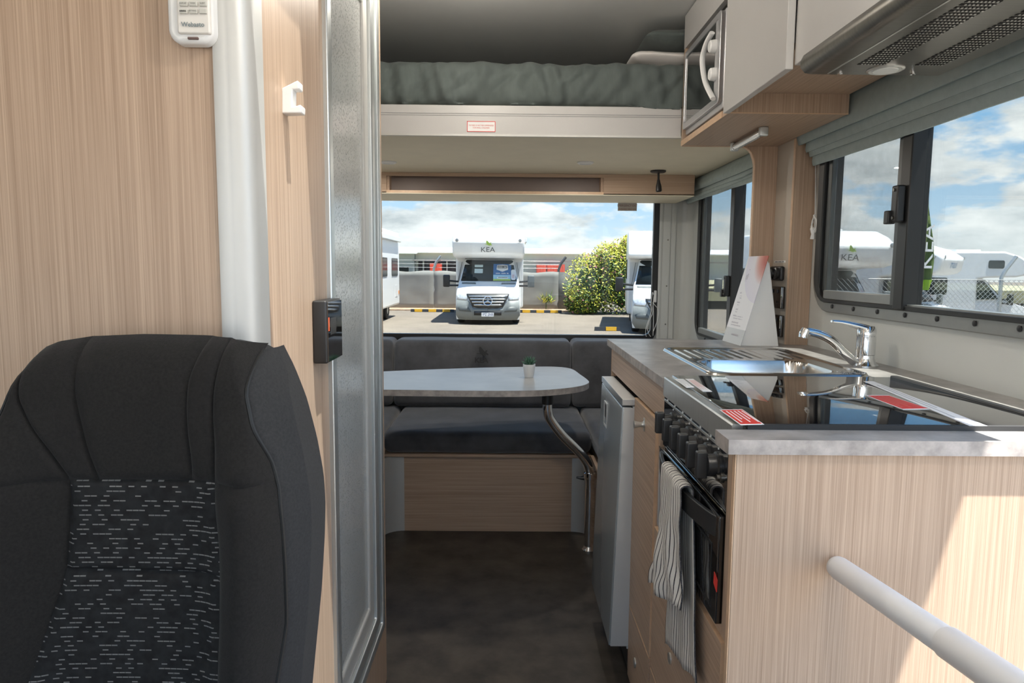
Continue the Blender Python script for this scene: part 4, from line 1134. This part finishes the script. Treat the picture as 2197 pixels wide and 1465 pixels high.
mw = thing('microwave', 'silver compact microwave with curved white handle and two dials', 'microwave', (.8, 2.24, 1.645))
MB().rbox(XO + .004, .92, 2.030, 2.448, 1.655, 1.930, .006, 1).build('casing', pm('mw_silver', (.52, .52, .53), .35, metal=.5), mw)
dr = ring(rrect(2.036, 2.444, 1.672, 1.926, .014), rrect(2.062, 2.428, 1.692, 1.908, .008), (-.012, 0, 0), lambda a, b: (XO + .004, a, b), 'door_frame', pm('mw_frame', (.55, .55, .56), .3, metal=.6), mw, bev=.002)
B('door_glass', black_gloss, mw, XO - .004, XO + .002, 2.085, 2.430, 1.690, 1.910)
B('control_strip', pm('mw_strip', (.60, .60, .61), .35, metal=.4), mw, XO - .006, XO + .002, 2.038, 2.090, 1.690, 1.910)
hp_ = [ax(1528, 70, XO - .018), ax(1515, 95, XO - .024), ax(1507, 130, XO - .026), ax(1513, 175, XO - .024), ax(1530, 212, XO - .018)]
MB().tube(spline(hp_, 6), .0085, 10, flat=.7).build('handle', white_plastic, mw)
for px in ((1538, 97), (1538, 157)):
    q = ax(*px, XO - .006)
    MB().lathe([(.019, 0), (.019, .004), (.017, .016), (.014, .019), (.001, .019)], (XO - .006, q.y + .012, q.z), (-1, 0, 0), 20).build('dial', white_plastic, mw)

# ---- cooker hood
hd_ = thing('cooker_hood', 'brushed steel cooker hood with perforated grilles under the locker', 'hood', (.72, 1.2, 1.59))
HY0, HY1, HZ = .915, 1.440, 1.590
prf = [(XO + .016, 1.6285), (XO - .004, 1.6285), (XO - .014, 1.626), (XO - .020, 1.614), (XO - .019, 1.602), (XO - .010, 1.592), (XO + .002, HZ), (.858, HZ), (.870, 1.60), (.880, 1.676), (XO + .0185, 1.676), (XO + .0185, 1.6285)]
MB().prism([(x, HY0, z) for x, z in prf], (0, HY1 - HY0, 0)).build('body', steel_dark, hd_, ang=50)
B('front_seam', steel, hd_, .632, .635, HY0, 1.432, HZ - .0012, HZ)
for gx0, gx1, nm in ((.660, .712, 0), (.770, .822, 1)):
    mb = MB(); mh_ = MB(); y = HY0 + .01; i = 0
    while y < 1.366:
        mb.box(gx0, gx1, y, y + .0075, HZ - .0006, HZ)
        for k in range(8):
            xx = gx0 + .003 + k * (gx1 - gx0 - .004) / 8 + (.003 if i % 2 else 0)
            mh_.box(xx, xx + .003, y + .0015, y + .0045, HZ - .0014, HZ - .0006)
        y += .0125; i += 1
    g_ = mb.build('grille_slots', pm('deep_black', (.002, .002, .002), .9), hd_); g_['kind'] = 'stuff'
    g2 = mh_.build('grille_perforations', steel, hd_); g2['kind'] = 'stuff'
lc = az(1900, 148, HZ)
MB().lathe([(.034, 0), (.034, .002), (.030, .004), (.026, .003), (.001, .003)], lc, (0, 0, -1), 32).build('lamp_ring', steel, hd_)
MB().lathe([(.0225, 0), (.0225, .0045), (.001, .005)], lc, (0, 0, -1), 32).build('lamp_lens', pm('frosted_lens', (.70, .72, .70), .3), hd_)
for x_ in (.655, .80): MB().lathe([(.005, 0), (.005, .002), (.001, .003)], (x_, 1.428, HZ), (0, 0, -1), 10).build('screw', chrome, hd_)

# ---- strip lamp under the microwave housing
sl_ = thing('strip_lamp', 'short chrome strip lamp under the microwave housing', 'lamp', (.755, 2.25, 1.624))
MB().tube([(.757, 2.125, 1.609), (.757, 2.385, 1.609)], .0115, 12).build('tube', pm('clear_silver_lamp', (.62, .63, .63), .15, metal=.7), sl_)
for y in (2.118, 2.384): MB().rbox(.744, .770, y, y + .016, 1.596, 1.624, .004, 1).build('end_cap', alu, sl_)

# ---- roman blinds
def blind(name, label, y0, y1, layers, xb, parent_loc, amp=.003):
    b_ = thing(name, label, 'blind', parent_loc)
    for k, (zt_, zb_, x_, ya, yb_) in enumerate(layers):
        R_ = []
        for j in range(13):
            v = j / 12; row = []
            for i in range(41):
                u = i / 40; y = ya + (yb_ - ya) * u
                bul = math.sin(v * PI * .62 + .2) * .020
                w = amp * noise.noise(Vector((y * 3.1, v * 2 + k, .5)))
                row.append(Vector((x_ + .020 - bul + w, y, zt_ + (zb_ - zt_) * v + w * .8)))
            R_.append(row)
        # hem rolled back
        R_.append([p + Vector((.012, 0, .003)) for p in R_[-1]])
        MB().grid(R_).build('fold', blind_m, b_, merge=False, ang=60, solid=.003)
    return b_
b1_ = blind('roman_blind', 'sage grey folded roman blind over the kitchen window', 0, 0,
            [(1.700, 1.600, .930, 1.0, 2.302), (1.640, 1.575, .945, 1.0, 2.268), (1.610, 1.558, .952, 1.0, 2.262), (1.590, 1.530, .960, 1.0, 2.250)], 0, (.96, 1.6, 1.53))
B('head_rail', white_plastic, b1_, .962, .995, 1.0, 2.25, 1.64, 1.674)
b2_ = blind('roman_blind', 'sage grey folded roman blind over the lounge side window', 0, 0,
            [(1.655, 1.592, .930, 2.56, 3.83), (1.620, 1.578, .943, 2.56, 3.82), (1.600, 1.566, .950, 2.56, 3.80), (1.590, 1.550, .957, 2.56, 3.78)], 0, (.96, 3.2, 1.55), amp=.012)
# pull cord with toggle beside the kitchen window
pc = thing('blind_cord', 'white pull cord and toggle hanging beside the kitchen window', 'cord', (.985, 2.27, 1.33))
c0, c1, c2 = ax(1750, 352, .985), ax(1749, 470, .985), ax(1745, 505, .985)
MB().tube([c0, c1, ax(1748, 490, .985)], .0016, 6).build('cord', cord_white, pc)
for L in ([(1748, 460), (1742, 480), (1745, 495), (1752, 485), (1751, 470)], [(1746, 462), (1754, 478), (1749, 498), (1741, 490), (1744, 475)]):
    MB().tube(spline([ax(x, y, .983) for x, y in L], 5), .0028, 6).build('knot', cord_white, pc)
MB().tube([ax(1744, 490, .982), ax(1745, 502, .982), ax(1744, 513, .982)], [.009, .0065, .009], 10).build('toggle', white_plastic, pc)

# ---- grab rail fixed to the kitchen end panel
gr = thing('grab_rail', 'white tubular grab rail fixed to the kitchen end panel', 'rail', (.49, .70, .70))
g0, g1 = Vector((.489, .992, .766)), Vector((.4965, .742, .787))
gd = (g1 - g0) / (g0 - g1).length
MB().tube([g0, g0 + gd * .004, g0 + gd * .012, g1], [.012, .0158, .017, .017], 24).build('tube', pm('white_rail', (.72, .72, .72), .4), gr)
g2_ = g1 + gd * .45
MB().tube([g1, g1 + gd * .003, g2_], [.0175, .0188, .0188], 24).build('sleeve', pm('white_rail', (.72, .72, .72), .4), gr)
MB().tube([g2_ + gd * -.02, g2_ + Vector((0, 0, -.1)), Vector((g2_.x, g2_.y, 0))], .0175, 16).build('post', pm('white_rail', (.72, .72, .72), .4), gr)
# ================================================================== OUTSIDE
GZ = -.55
def gz(x): return GZ - .50 * sstep(4.5, 11, x)
asphalt = pm('warm_asphalt', (.19, .163, .133), .9, var=.18, vscale=.9, spec=.2, bump=.1, bscale=30)  # warm grey-brown asphalt, tone varying at random
R_ = []
gx = [-150, -60, -20, -8, 0, 4.5, 5.5, 6.5, 7.5, 8.5, 9.5, 11, 14, 20, 40, 90, 160]
for y in (-80, -20, 0, 10, 20, 30, 60, 160): R_.append([Vector((x, y, gz(x))) for x in gx])
struct(MB().grid(R_).build('ground', asphalt, merge=False))

van_white = pm('white_van_paint', (.80, .80, .79), .22, spec=.5)
van_shell = pm('white_grp_body', (.78, .785, .775), .30)
van_grey = pm('grey_bumper_plastic', (.20, .215, .21), .5)
van_glass = pm('dark_car_glass', (.018, .024, .026), .12, spec=.12)
tyre = pm('tyre_rubber', (.02, .02, .02), .8)
lampm = pm('headlamp_glass', (.62, .64, .66), .1, metal=.3, var=.3, vscale=25)
kea_green = pm('lime_green_print', (.33, .52, .04), .5)
kea_dark = pm('charcoal_print', (.05, .055, .05), .5)
amber = pm('amber_lens', (.75, .25, .03), .3)

def fyv(x, z):
    P = [(.15, .06), (.45, 0), (.80, 0), (.92, .06), (1.05, .25), (1.28, .95), (2.02, 1.62)]
    y = P[-1][1]
    if z <= P[0][0]: y = P[0][1]
    else:
        for (z0, y0), (z1, y1) in zip(P, P[1:]):
            if z <= z1: y = y0 + (y1 - y0) * (z - z0) / (z1 - z0); break
    return y + .24 * abs(x) ** 3
def curved(out, off, name, mat, parent, solid=.02):
    """sheet with the given (x, z) outline wrapped on the rounded nose or screen"""
    bm = bmesh.new()
    bm.faces.new([bm.verts.new((x, 0, z)) for x, z in out])
    for k in range(-8, 9):
        g = bm.verts[:] + bm.edges[:] + bm.faces[:]
        bmesh.ops.bisect_plane(bm, geom=g, plane_co=(k * .12, 0, 0), plane_no=(1, 0, 0))
    for z in (.45, .8, .92, 1.05, 1.28):
        bmesh.ops.bisect_plane(bm, geom=bm.verts[:] + bm.edges[:] + bm.faces[:], plane_co=(0, 0, z), plane_no=(0, 0, 1))
    bm.verts.index_update()
    vs = [Vector((v.co.x, fyv(v.co.x, v.co.z) - off, v.co.z)) for v in bm.verts]
    fs = [tuple(v.index for v in f.verts) for f in bm.faces]
    bm.free()
    return MB().add(vs, fs).build(name, mat, parent, merge=False, solid=solid, ang=50)
def vpatch(out, off, name, mat, parent, thick=.03): return curved(out, off, name, mat, parent, min(thick, .03))
def motorhome(label, loc, rz, style='luton', brand='KEA', length=6.6, poster=False, plate=None):
    v = thing('motorhome', label, 'motorhome', (0, 0, 0))
    # cab: lofted nose, bonnet and screen pillars
    prof = [(.15, .98), (.30, 1.0), (.45, 1.0), (.80, 1.0), (.92, .985), (1.05, .975), (1.28, .955), (1.65, .875), (2.02, .80)]
    rows = []
    for z, hw in prof: rows.append([Vector((u * hw, fyv(u * hw, z), z)) for u in [k / 8 for k in range(-8, 9)]])
    rows.append([Vector((u * .80, 2.3, 2.06)) for u in [k / 8 for k in range(-8, 9)]])
    mb = MB().grid(rows)
    for s in (-1, 1):
        side = [r[0 if s < 0 else -1] for r in rows]
        back = [Vector((p.x, 2.35, p.z)) for p in side]
        mb.grid([side, back])
    mb.build('cab', van_white, v, ang=40)
    # house body
    hw = 1.13
    if style == 'luton':
        P = [(7.0, .42), (7.0, 2.86), (6.9, 2.96), (1.25, 2.97), (.75, 2.80), (.52, 2.64), (.43, 2.58), (.50, 2.24), (.60, 2.14), (.85, 2.08), (1.7, 2.06), (2.05, 2.02), (2.05, .42)]
    else:
        P = [(7.0, .42), (7.0, 2.80), (6.9, 2.88), (2.25, 2.88), (1.75, 2.66), (1.38, 2.36), (1.15, 2.16), (1.25, 2.06), (1.7, 2.05), (2.05, 2.02), (2.05, .42)]
    P = [(min(y, length), z) for y, z in P]
    MB().prism([(-hw, y, z) for y, z in P], (2 * hw, 0, 0)).build('house_body', van_shell, v, bev=.07, seg=3)
    MB().prism([(-.80, 1.50, 1.85), (.80, 1.50, 1.85), (.80, 1.9, 2.12), (-.80, 1.9, 2.12)], (0, .3, 0)).build('screen_header', van_shell, v)
    # windscreen
    ws = vpatch([(-.90, 1.33), (.90, 1.33), (.885, 1.40), (.775, 1.97), (.74, 2.0), (-.74, 2.0), (-.775, 1.97), (-.885, 1.40)], .012, 'windscreen', van_glass, v, .02)
    for s in (-1, 1):
        vpatch([(s * .40, 1.235), (s * .86, 1.235), (s * .86, 1.275), (s * .42, 1.275)], .012, 'cowl_vent', van_grey, v, .02)
        vpatch([(s * .60, .93), (s * .97, 1.02), (s * .985, .90), (s * .95, .78), (s * .66, .76)], .03, 'headlight', lampm, v, .05)
        vpatch([(s * .99, .30), (s * .97, .76), (s * .60, .74), (s * .44, .52), (0, .50), (0, .16), (s * .90, .16)], .035, 'bumper', van_grey, v, .06)
        vpatch([(s * .50, .40), (s * .88, .42), (s * .93, .52), (s * .80, .57), (s * .60, .55)], .045, 'fog_recess', pm('dark_grey_plastic', (.10, .11, .11), .5), v, .02)
        MB().rbox(s * 1.36 - .11, s * 1.36 + .11, 1.02, 1.16, 1.13, 1.52, .04, 2).build('mirror', black_plastic if s < 0 else pm('slate_plastic', (.10, .115, .12), .4), v)
        MB().tube([(s * .98, 1.2, 1.30), (s * 1.28, 1.1, 1.33)], .03, 8).tube([(s * .98, 1.2, 1.18), (s * 1.28, 1.1, 1.18)], .03, 8).build('mirror_arm', black_plastic, v)
        # cab side glass and door line
        q = [Vector((s * 1.005, 1.30, 1.32)), Vector((s * 1.005, 1.98, 1.30)), Vector((s * .90, 1.98, 1.94)), Vector((s * .90, 1.75, 1.94))]
        MB().prism(q, (s * .01, 0, 0)).build('side_glass', van_glass, v)
        for yw in (.98, max(length - 1.7, 2.6)):
            w = MB().lathe([(.20, -.12), (.31, -.11), (.345, -.08), (.345, .08), (.31, .11), (.20, .12), (.19, .06), (.001, .05)], (s * .88, yw, .345), (s, 0, 0), 24).build('wheel', tyre, v)
            MB().lathe([(.20, .04), (.19, .10), (.06, .12), (.001, .12)], (s * .88, yw, .345), (s, 0, 0), 20).build('rim', alu, w)
        # house windows, hatch and lamps on both flanks
        for (y0, y1, z0, z1) in ((3.0, 4.0, 1.45, 2.05), (4.9, length - .45, 1.45, 2.05)):
            if y1 - y0 < .3: continue
            w = MB().prism([(s * (hw + .004), y, z) for y, z in rrect(y0, y1, z0, z1, .06)], (s * .012, 0, 0)).build('side_window', van_glass, v)
        B('locker_hatch', pm('hatch_white', (.70, .705, .70), .35), v, s * hw, s * (hw + .008), length - 1.0, length - .5, .72, 1.12)
        B('marker_lamp', amber, v, s * hw, s * (hw + .02), length - .25, length - .15, .80, .92)
        if style == 'luton':
            MB().prism([(s * (hw + .004), y, z) for y, z in rrect(1.25, 1.75, 2.38, 2.66, .06)], (s * .012, 0, 0)).build('bunk_window', van_glass, v)
            MB().lathe([(.055, 0), (.055, .012), (.03, .02), (.001, .02)], (s * .98, .43, 2.60), (0, -1, 0), 14).build('front_marker', pm('marker_silver', (.35, .36, .36), .3, metal=.6), v)
    B('awning', van_shell, v, hw, hw + .12, 2.6, length - .3, 2.62, 2.78, bev=.02)
    # grille with bars and ring star
    vpatch([(-.66, .95), (.66, .95), (.62, .86), (.46, .56), (.30, .52), (-.30, .52), (-.46, .56), (-.62, .86)], .045, 'grille', pm('grille_black', (.03, .032, .033), .35), v, .05)
    for z, w in ((.88, .58), (.80, .54), (.71, .48), (.62, .42)):
        vpatch([(-w, z - .022), (w, z - .022), (w + .01, z + .018), (-w - .01, z + .018)], .065, 'grille_bar', pm('dull_chrome', (.52, .54, .55), .25, metal=.9), v, .03)
    c = Vector((0, -.085, .745))
    MB().tube([c + Vector((math.cos(t) * .135, 0, math.sin(t) * .135)) for t in [k * PI / 12 for k in range(25)]], .014, 6, caps=False).build('badge_ring', chrome, v)
    for a in (90, 210, 330):
        t = math.radians(a); d = Vector((math.cos(t), 0, math.sin(t)))
        MB().tube([c, c + d * .13], [.024, .008], 6).build('badge_spoke', chrome, v)
    vpatch([(-.42, .30), (.42, .30), (.42, .42), (-.42, .42)], .05, 'lower_intake', black_plastic, v, .02)
    pl_ = MB().box(-.19, .19, -.075, -.065, .265, .385).build('number_plate', white_print, v)
    if plate: text(plate, 'plate_print', pm('plate_blue', (.03, .04, .16), .5), pl_, (0, -.076, .325), X1, Z1, .13, xs=.72)
    # roof fittings
    MB().rbox(-.35, .45, 1.7, 2.5, 2.93, 3.05, .03, 2).build('roof_hatch', van_shell, v)
    MB().lathe([(.05, 0), (.05, .09), (.13, .10), (.13, .12), (.001, .14)], (.72, 2.4, 2.95)).build('roof_vent', van_shell, v)
    # papers behind the screen
    def onws(x, z, d=.02): return Vector((x, fyv(x, z) - d, z))
    def sheet(x0, x1, z0, z1, name, mat, d=.016):
        return curved([(x0, z0), (x1, z0), (x1, z1), (x0, z1)], d + .012, name, mat, ws, 0)
    sheet(-.47, -.20, 1.58, 1.72, 'windscreen_paper', pm('pale_blue_paper', (.55, .68, .70), .6))
    sheet(-.47, -.20, 1.77, 1.85, 'windscreen_paper', pm('pale_blue_paper', (.55, .68, .70), .6))
    if poster:
        up_ = Vector((0, .67, .74)).normalized()
        sheet(.14, .72, 1.345, 1.88, 'poster_ground', pm('poster_blue', (.02, .13, .36), .5))
        sheet(.14, .70, 1.345, 1.53, 'poster_sky', pm('poster_sky', (.34, .60, .74), .5), .018)
        sheet(.14, .70, 1.345, 1.40, 'poster_grass', pm('poster_grass', (.42, .58, .10), .5), .020)
        sheet(.26, .62, 1.41, 1.47, 'poster_van', white_print, .021)
        sheet(.30, .60, 1.440, 1.458, 'poster_van_window', kea_dark, .022)
        sh_ = [(.26, 1.84), (.43, 1.86), (.60, 1.84), (.62, 1.70), (.43, 1.63), (.24, 1.70)]
        curved(sh_, .033, 'poster_shield', white_print, ws, 0)
        sheet(.275, .585, 1.745, 1.825, 'poster_band', kea_dark, .022)
        print_blocks('poster_print', white_print, ws, onws(.43, 1.785, .05), X1, up_, .28, .055, 9)
        print_blocks('poster_print', white_print, ws, onws(.43, 1.58, .05), X1, up_, .42, .045, 14)
    curved(rrect(.715, .865, 1.37, 1.70, .05), .040, 'permit_card', white_print, ws, 0)
    text('000', 'permit_print', pm('rose_print', (.55, .25, .25), .6), ws, onws(.79, 1.49, .06), Vector((0, .67, .74)), -X1, .11)
    if brand == 'KEA' and style == 'luton':
        n_ = Vector((0, -.98, -.2)); u_ = Vector((0, -.2, .98)).normalized()
        o_ = Vector((-.02, .462, 2.33))
        text('KEA', 'brand_print', kea_dark, v, o_ + Vector((0, -.005, -.02)), X1, u_, .215, lift=.012, xs=1.15)
        bird('brand_bird', kea_green, v, o_ + Vector((.02, -.02, .10)), X1, u_, .20, .02)
    if brand == 'maui':
        mau = pm('maui_blue_print', (.03, .16, .33), .5)
        text('maui', 'brand_print', mau, v, Vector((-(hw + .006), 1.1, 2.35)), -Y1, Z1, .34, lift=.004)
        text('maui', 'brand_print', mau, v, Vector((0, .455, 2.40)), X1, Vector((0, -.2, .98)), .34, lift=.014)
        text('maui', 'brand_print', mau, v, Vector(((hw + .006), 1.0, 2.35)), Y1, Z1, .34, lift=.004)
    v.location = loc; v.rotation_euler = (0, 0, rz)
    return v
motorhome('white overcab motorhome with blue poster in its windscreen', (-.60, 21.5, GZ), 0, poster=True, plate='1PZ 2NK')
motorhome('white overcab motorhome beside the grey cloth fence, only its flank showing', (-5.02, 18.7, GZ), 0)
motorhome('white low-profile motorhome in front of the flowering bush', (4.35, 18.6, GZ), math.radians(-9), style='low', brand='')
motorhome('white overcab motorhome with green bird logo beside the feather flag', (8.02, 15.9, gz(7.75)), math.radians(4), length=4.2)
motorhome('white overcab motorhome with blue lettering behind the chain-link fence', (13.0, 19.6, gz(14) + .06), math.radians(44), brand='maui', length=4.6)
motorhome('white motorhome standing side-on behind the blue-lettered motorhome', (18.6, 25.0, gz(18)), math.radians(78), brand='')

# ---- cloth-covered fence
cloth = pm('grey_shade_cloth', (.235, .235, .22), .9, var=.08, vscale=2.5)
FY = 29.5
fc = thing('cloth_fence', 'grey shade-cloth fence with cranked posts at the edge of the yard', 'fence', (-2, FY, GZ))
def fpost(x, m_):
    MB().tube([(x, FY + .05, GZ), (x, FY + .05, 1.15), (x + .10, FY + .05, 1.42), (x + .30, FY + .05, 1.68)], .055, 8).build('post', m_, fc)
gal = pm('galvanised_pipe', (.45, .46, .45), .4, metal=.6)
for a, b in ((-14, -8.5), (-8.5, -3.1), (-3.1, 2.15)):
    rows = []
    for j in range(9):
        rows.append([Vector((a + (b - a) * i / 24, FY + .04 * noise.noise(Vector((a + i * .4, j * .6, 0))), GZ + .05 + 1.54 * j / 8 + (.03 * math.sin(i * .9) if j == 8 else 0))) for i in range(25)])
    MB().grid(rows).build('cloth_panel', cloth, fc, merge=False, solid=.01)
for x in (-8.5, -3.1): fpost(x, gal)
fpost(2.15, pm('dark_pipe', (.06, .06, .065), .5))
for z in (1.2, 1.35, 1.5): MB().tube([(-14, FY + .1, z), (2.2, FY + .1, z)], .008, 5).build('wire', gal, fc)
MB().grid([[Vector((2.15 + k * .25, FY - k * .02, z)) for k in range(8)] for z in (GZ, 1.05)]).build('cloth_panel', pm('dark_shade_cloth', (.10, .105, .10), .9, var=.3, vscale=20), fc, merge=False, solid=.01)
# bark bed and kerb
kb_ = struct(MB().box(-16, 2.6, 28.3, 29.6, GZ, GZ + .05).build('kerb_bed', pm('bark_and_leaves', (.36, .25, .17), .9, var=.5, vscale=5)))
def stop(label, x, y, hl=.85, bands=(-.55, 0, .55)):
    s_ = thing('wheel_stop', label, 'wheel stop', (x, y, gz(x)), 'rubber wheel stops')
    MB().prism([(x - hl, y - .08, GZ), (x - hl, y - .04, GZ + .11), (x - hl, y + .04, GZ + .11), (x - hl, y + .08, GZ)], (2 * hl, 0, 0)).build('rubber_block', black_plastic, s_)
    for k in bands: B('yellow_band', pm('yellow_reflector', (.80, .45, .03), .4), s_, x + k - .15, x + k + .15, y - .083, y - .035, GZ + .01, GZ + .116)
    return s_
stop('black and yellow wheel stop in front of the grey cloth fence', -2.95, 27.6)
stop('black and yellow wheel stop beside the flowering bush', 1.3, 27.6)
stop('black and yellow wheel stop beside the low-profile motorhome', 2.85, 19.8, .36, (.1,))

# ---- flowering bush
bs = thing('flowering_bush', 'large yellow-green bush with pink blossom at the yard edge', 'bush', (4.2, 27.5, GZ))
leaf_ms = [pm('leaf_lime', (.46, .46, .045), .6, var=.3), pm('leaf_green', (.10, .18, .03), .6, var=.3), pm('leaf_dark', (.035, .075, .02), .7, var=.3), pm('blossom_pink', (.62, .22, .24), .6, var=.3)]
mbs = [MB() for _ in range(4)]
lobes = [((3.3, 27.4, .55), (1.05, 1.1, 1.25)), ((4.5, 27.5, .75), (1.2, 1.2, 1.55)), ((5.4, 27.8, .55), (1.3, 1.2, 1.45)), ((3.9, 27.3, 1.35), (.75, .8, .85)), ((4.75, 27.4, 1.75), (.5, .6, .75)), ((2.95, 27.3, -.05), (.7, .8, .6)), ((6.4, 28, .5), (1.2, 1.2, 1.5))]
for (c, r) in lobes:
    for _ in range(2800):
        d = Vector((random.gauss(0, 1), random.gauss(0, 1), random.gauss(0, 1))).normalized(); k = random.uniform(.72, 1.08)
        p = Vector((c[0] + d.x * r[0] * k, c[1] + d.y * r[1] * k, c[2] + d.z * r[2] * k))
        if p.z < GZ + .03: continue
        u = Vector((random.gauss(0, 1), random.gauss(0, 1), random.gauss(0, 1))).normalized(); w = u.orthogonal().normalized(); s_ = random.uniform(.035, .075)
        a = random.random(); hgt = (p.z - GZ) / 3
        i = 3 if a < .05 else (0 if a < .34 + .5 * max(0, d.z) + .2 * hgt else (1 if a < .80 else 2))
        mbs[i].add([p - u * s_, p - w * s_ * .45, p + u * s_, p + w * s_ * .45], [(0, 1, 2, 3)])
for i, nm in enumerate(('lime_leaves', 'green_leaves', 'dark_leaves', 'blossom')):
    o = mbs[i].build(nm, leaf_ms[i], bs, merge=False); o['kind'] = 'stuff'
mb = MB()
for (c, r) in lobes: mb.lathe([(.01, -r[2] * .7), (r[0] * .5, -r[2] * .4), (r[0] * .62, 0), (r[0] * .45, r[2] * .45), (.01, r[2] * .68)], c, seg=12)
mb.build('inner_branches', leaf_ms[2], bs)
# small weed at the fence foot
wb = thing('weed_clump', 'small leafy weed growing at the foot of the cloth fence', 'plant', (1.6, 29.2, GZ))
for k in range(26):
    a = random.uniform(0, 2 * PI); t = random.uniform(.2, 1.2); L_ = random.uniform(.25, .45)
    o_ = Vector((1.62 + random.uniform(-.25, .25), 29.2, GZ + .35 + random.uniform(-.1, .2))); d = Vector((math.sin(t) * math.cos(a), math.sin(t) * math.sin(a) * .5, math.cos(t)))
    MB().tube([o_, o_ + d * L_ * .5, o_ + d * L_], [.01, .05, .003], 5, flat=.3).build('leaf', leaf_ms[0] if k % 2 else leaf_ms[1], wb)
MB().tube([(1.62, 29.2, GZ), (1.62, 29.2, GZ + .5)], .02, 6).build('stem', leaf_ms[2], wb)

# ---- warehouse beyond the fence
wh = thing('warehouse', 'long low white-roofed warehouse beyond the fence', 'building', (0, 75, GZ))
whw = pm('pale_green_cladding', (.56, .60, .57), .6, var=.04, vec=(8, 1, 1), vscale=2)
wz = 3.1
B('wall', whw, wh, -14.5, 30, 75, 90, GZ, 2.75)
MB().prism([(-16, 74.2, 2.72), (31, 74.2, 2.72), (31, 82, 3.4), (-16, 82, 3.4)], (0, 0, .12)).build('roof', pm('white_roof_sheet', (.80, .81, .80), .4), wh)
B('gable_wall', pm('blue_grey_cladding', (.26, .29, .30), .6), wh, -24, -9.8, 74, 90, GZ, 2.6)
MB().prism([(-24, 73.5, 2.6), (-9.5, 73.5, 2.6), (-9.5, 80, 3.3), (-24, 80, 3.3)], (0, 0, .12)).build('roof', pm('white_roof_sheet', (.80, .81, .80), .4), wh)
B('painted_bay_shade', pm('bay_shadow_board', (.05, .05, .055), .8, var=.5, vscale=1.5), wh, -9.5, 1.5, 74.8, 75.05, GZ, 1.85)  # flat dark board painted as the shaded inside of the bay
B('eaves_gutter', pm('gutter_brown', (.22, .20, .19), .6), wh, -10, 31, 74.0, 74.3, 1.88, 2.02)
for x in (-9, -6.5, -4, -1.5, 1, 7.5, 11): B('bay_post', whw, wh, x, x + .14, 74.6, 74.8, GZ, 1.9)
B('window', van_glass, wh, -12.5, -10.4, 73.97, 74.0, .3, 1.2)
for i, (x0, x1, lab) in enumerate(((-8.0, -6.9, 'short red shipping container inside the open warehouse bay'), (3.0, 3.95, 'red shipping container beside the white warehouse post'), (4.08, 5.9, 'long red shipping container along the warehouse wall'))):
    cn = thing('shipping_container', lab, 'container', ((x0 + x1) / 2, 73.2, GZ))
    rd = pm('container_red', (.62, .07, .045), .5, var=.1)
    B('body', rd, cn, x0, x1, 72.4, 74.0, GZ, 1.62)
    n_ = int((x1 - x0) / .3)
    for k in range(n_): B('rib', rd, cn, x0 + .1 + k * .3, x0 + .22 + k * .3, 72.36, 72.4, GZ + .1, 1.55)
struct(MB().box(-40, 40, 40, 72, GZ - .02, .16).build('verge', pm('dry_grass', (.38, .36, .22), .95, var=.3, vscale=.6)))

# ---- feather flag
fl = thing('feather_flag', 'tall green feather flag with white letters beside the chain-link fence', 'flag', (6.62, 11, gz(6.6)))
ctr = [ay(1989, 376, 11), ay(1992, 400, 11), ay(1996, 440, 11), ay(1999, 480, 11), ay(2001, 520, 11), ay(2000, 560, 11), ay(1996, 600, 11), ay(1990, 622, 11)]
lft = [ay(1985, 376, 11), ay(1982, 400, 11), ay(1981, 440, 11), ay(1980, 480, 11), ay(1978, 520, 11), ay(1977, 560, 11), ay(1976, 600, 11), ay(1976, 622, 11)]
rows = [[a + (b - a) * (i / 6) + Vector((0, .05 * math.sin(i + j), 0)) for i in range(7)] for j, (a, b) in enumerate(zip(lft, ctr))]
fo = MB().grid(rows).build('cloth', pm('olive_green_flag', (.13, .19, .06), .7, var=.08), fl, merge=False, solid=.006)
rows2 = [[p + Vector((0, -.03, 0)) for p in r] for r in rows[6:]]
MB().grid(rows2).build('lime_tail', kea_green, fl, merge=False)
o_ = ay(1991, 545, 10.9)
text('KEA', 'lettering', white_print, fl, ay(1990, 530, 10.88), Z1, -X1, .30, xs=1.3, lift=0)
MB().tube([Vector((lft[0].x - .01, 11, gz(6.6))), Vector((lft[3].x - .02, 11, 1.9)), lft[0] + Vector((0, 0, .02))], .018, 8).build('pole', black_plastic, fl)

# ---- chain-link fence on the right
cf = thing('chain_link_fence', 'galvanised chain-link fence in front of the parked motorhomes', 'fence', (11, 13.2, gz(11)))
mb = MB(); x0, x1, zb_, zt_ = 7.8, 16.0, -1.0, 1.06; st_ = .095; FYc = 13.2
hgt = zt_ - zb_; k = x0 - hgt
while k < x1:
    for s in (1, -1):
        a = Vector((k, FYc, zb_)) if s > 0 else Vector((k + hgt, FYc, zb_)); b = Vector((k + hgt, FYc, zt_)) if s > 0 else Vector((k, FYc, zt_))
        mb.tube([a, b], .0045, 3, caps=False)
    k += st_
o = mb.build('wire_mesh', gal, cf, merge=False); o['kind'] = 'stuff'
for x in (7.8, 9.35, 12.4, 15.4): MB().tube([(x, FYc + .03, -1.0), (x, FYc + .03, 1.10), (x + .07, FYc + .03, 1.25), (x + .25, FYc + .03, 1.5)], .035, 8).build('post', gal, cf)
for z in (1.06, .2): MB().tube([(x0 - 1, FYc, z), (x1, FYc, z)], .006, 5).build('strand', gal, cf)
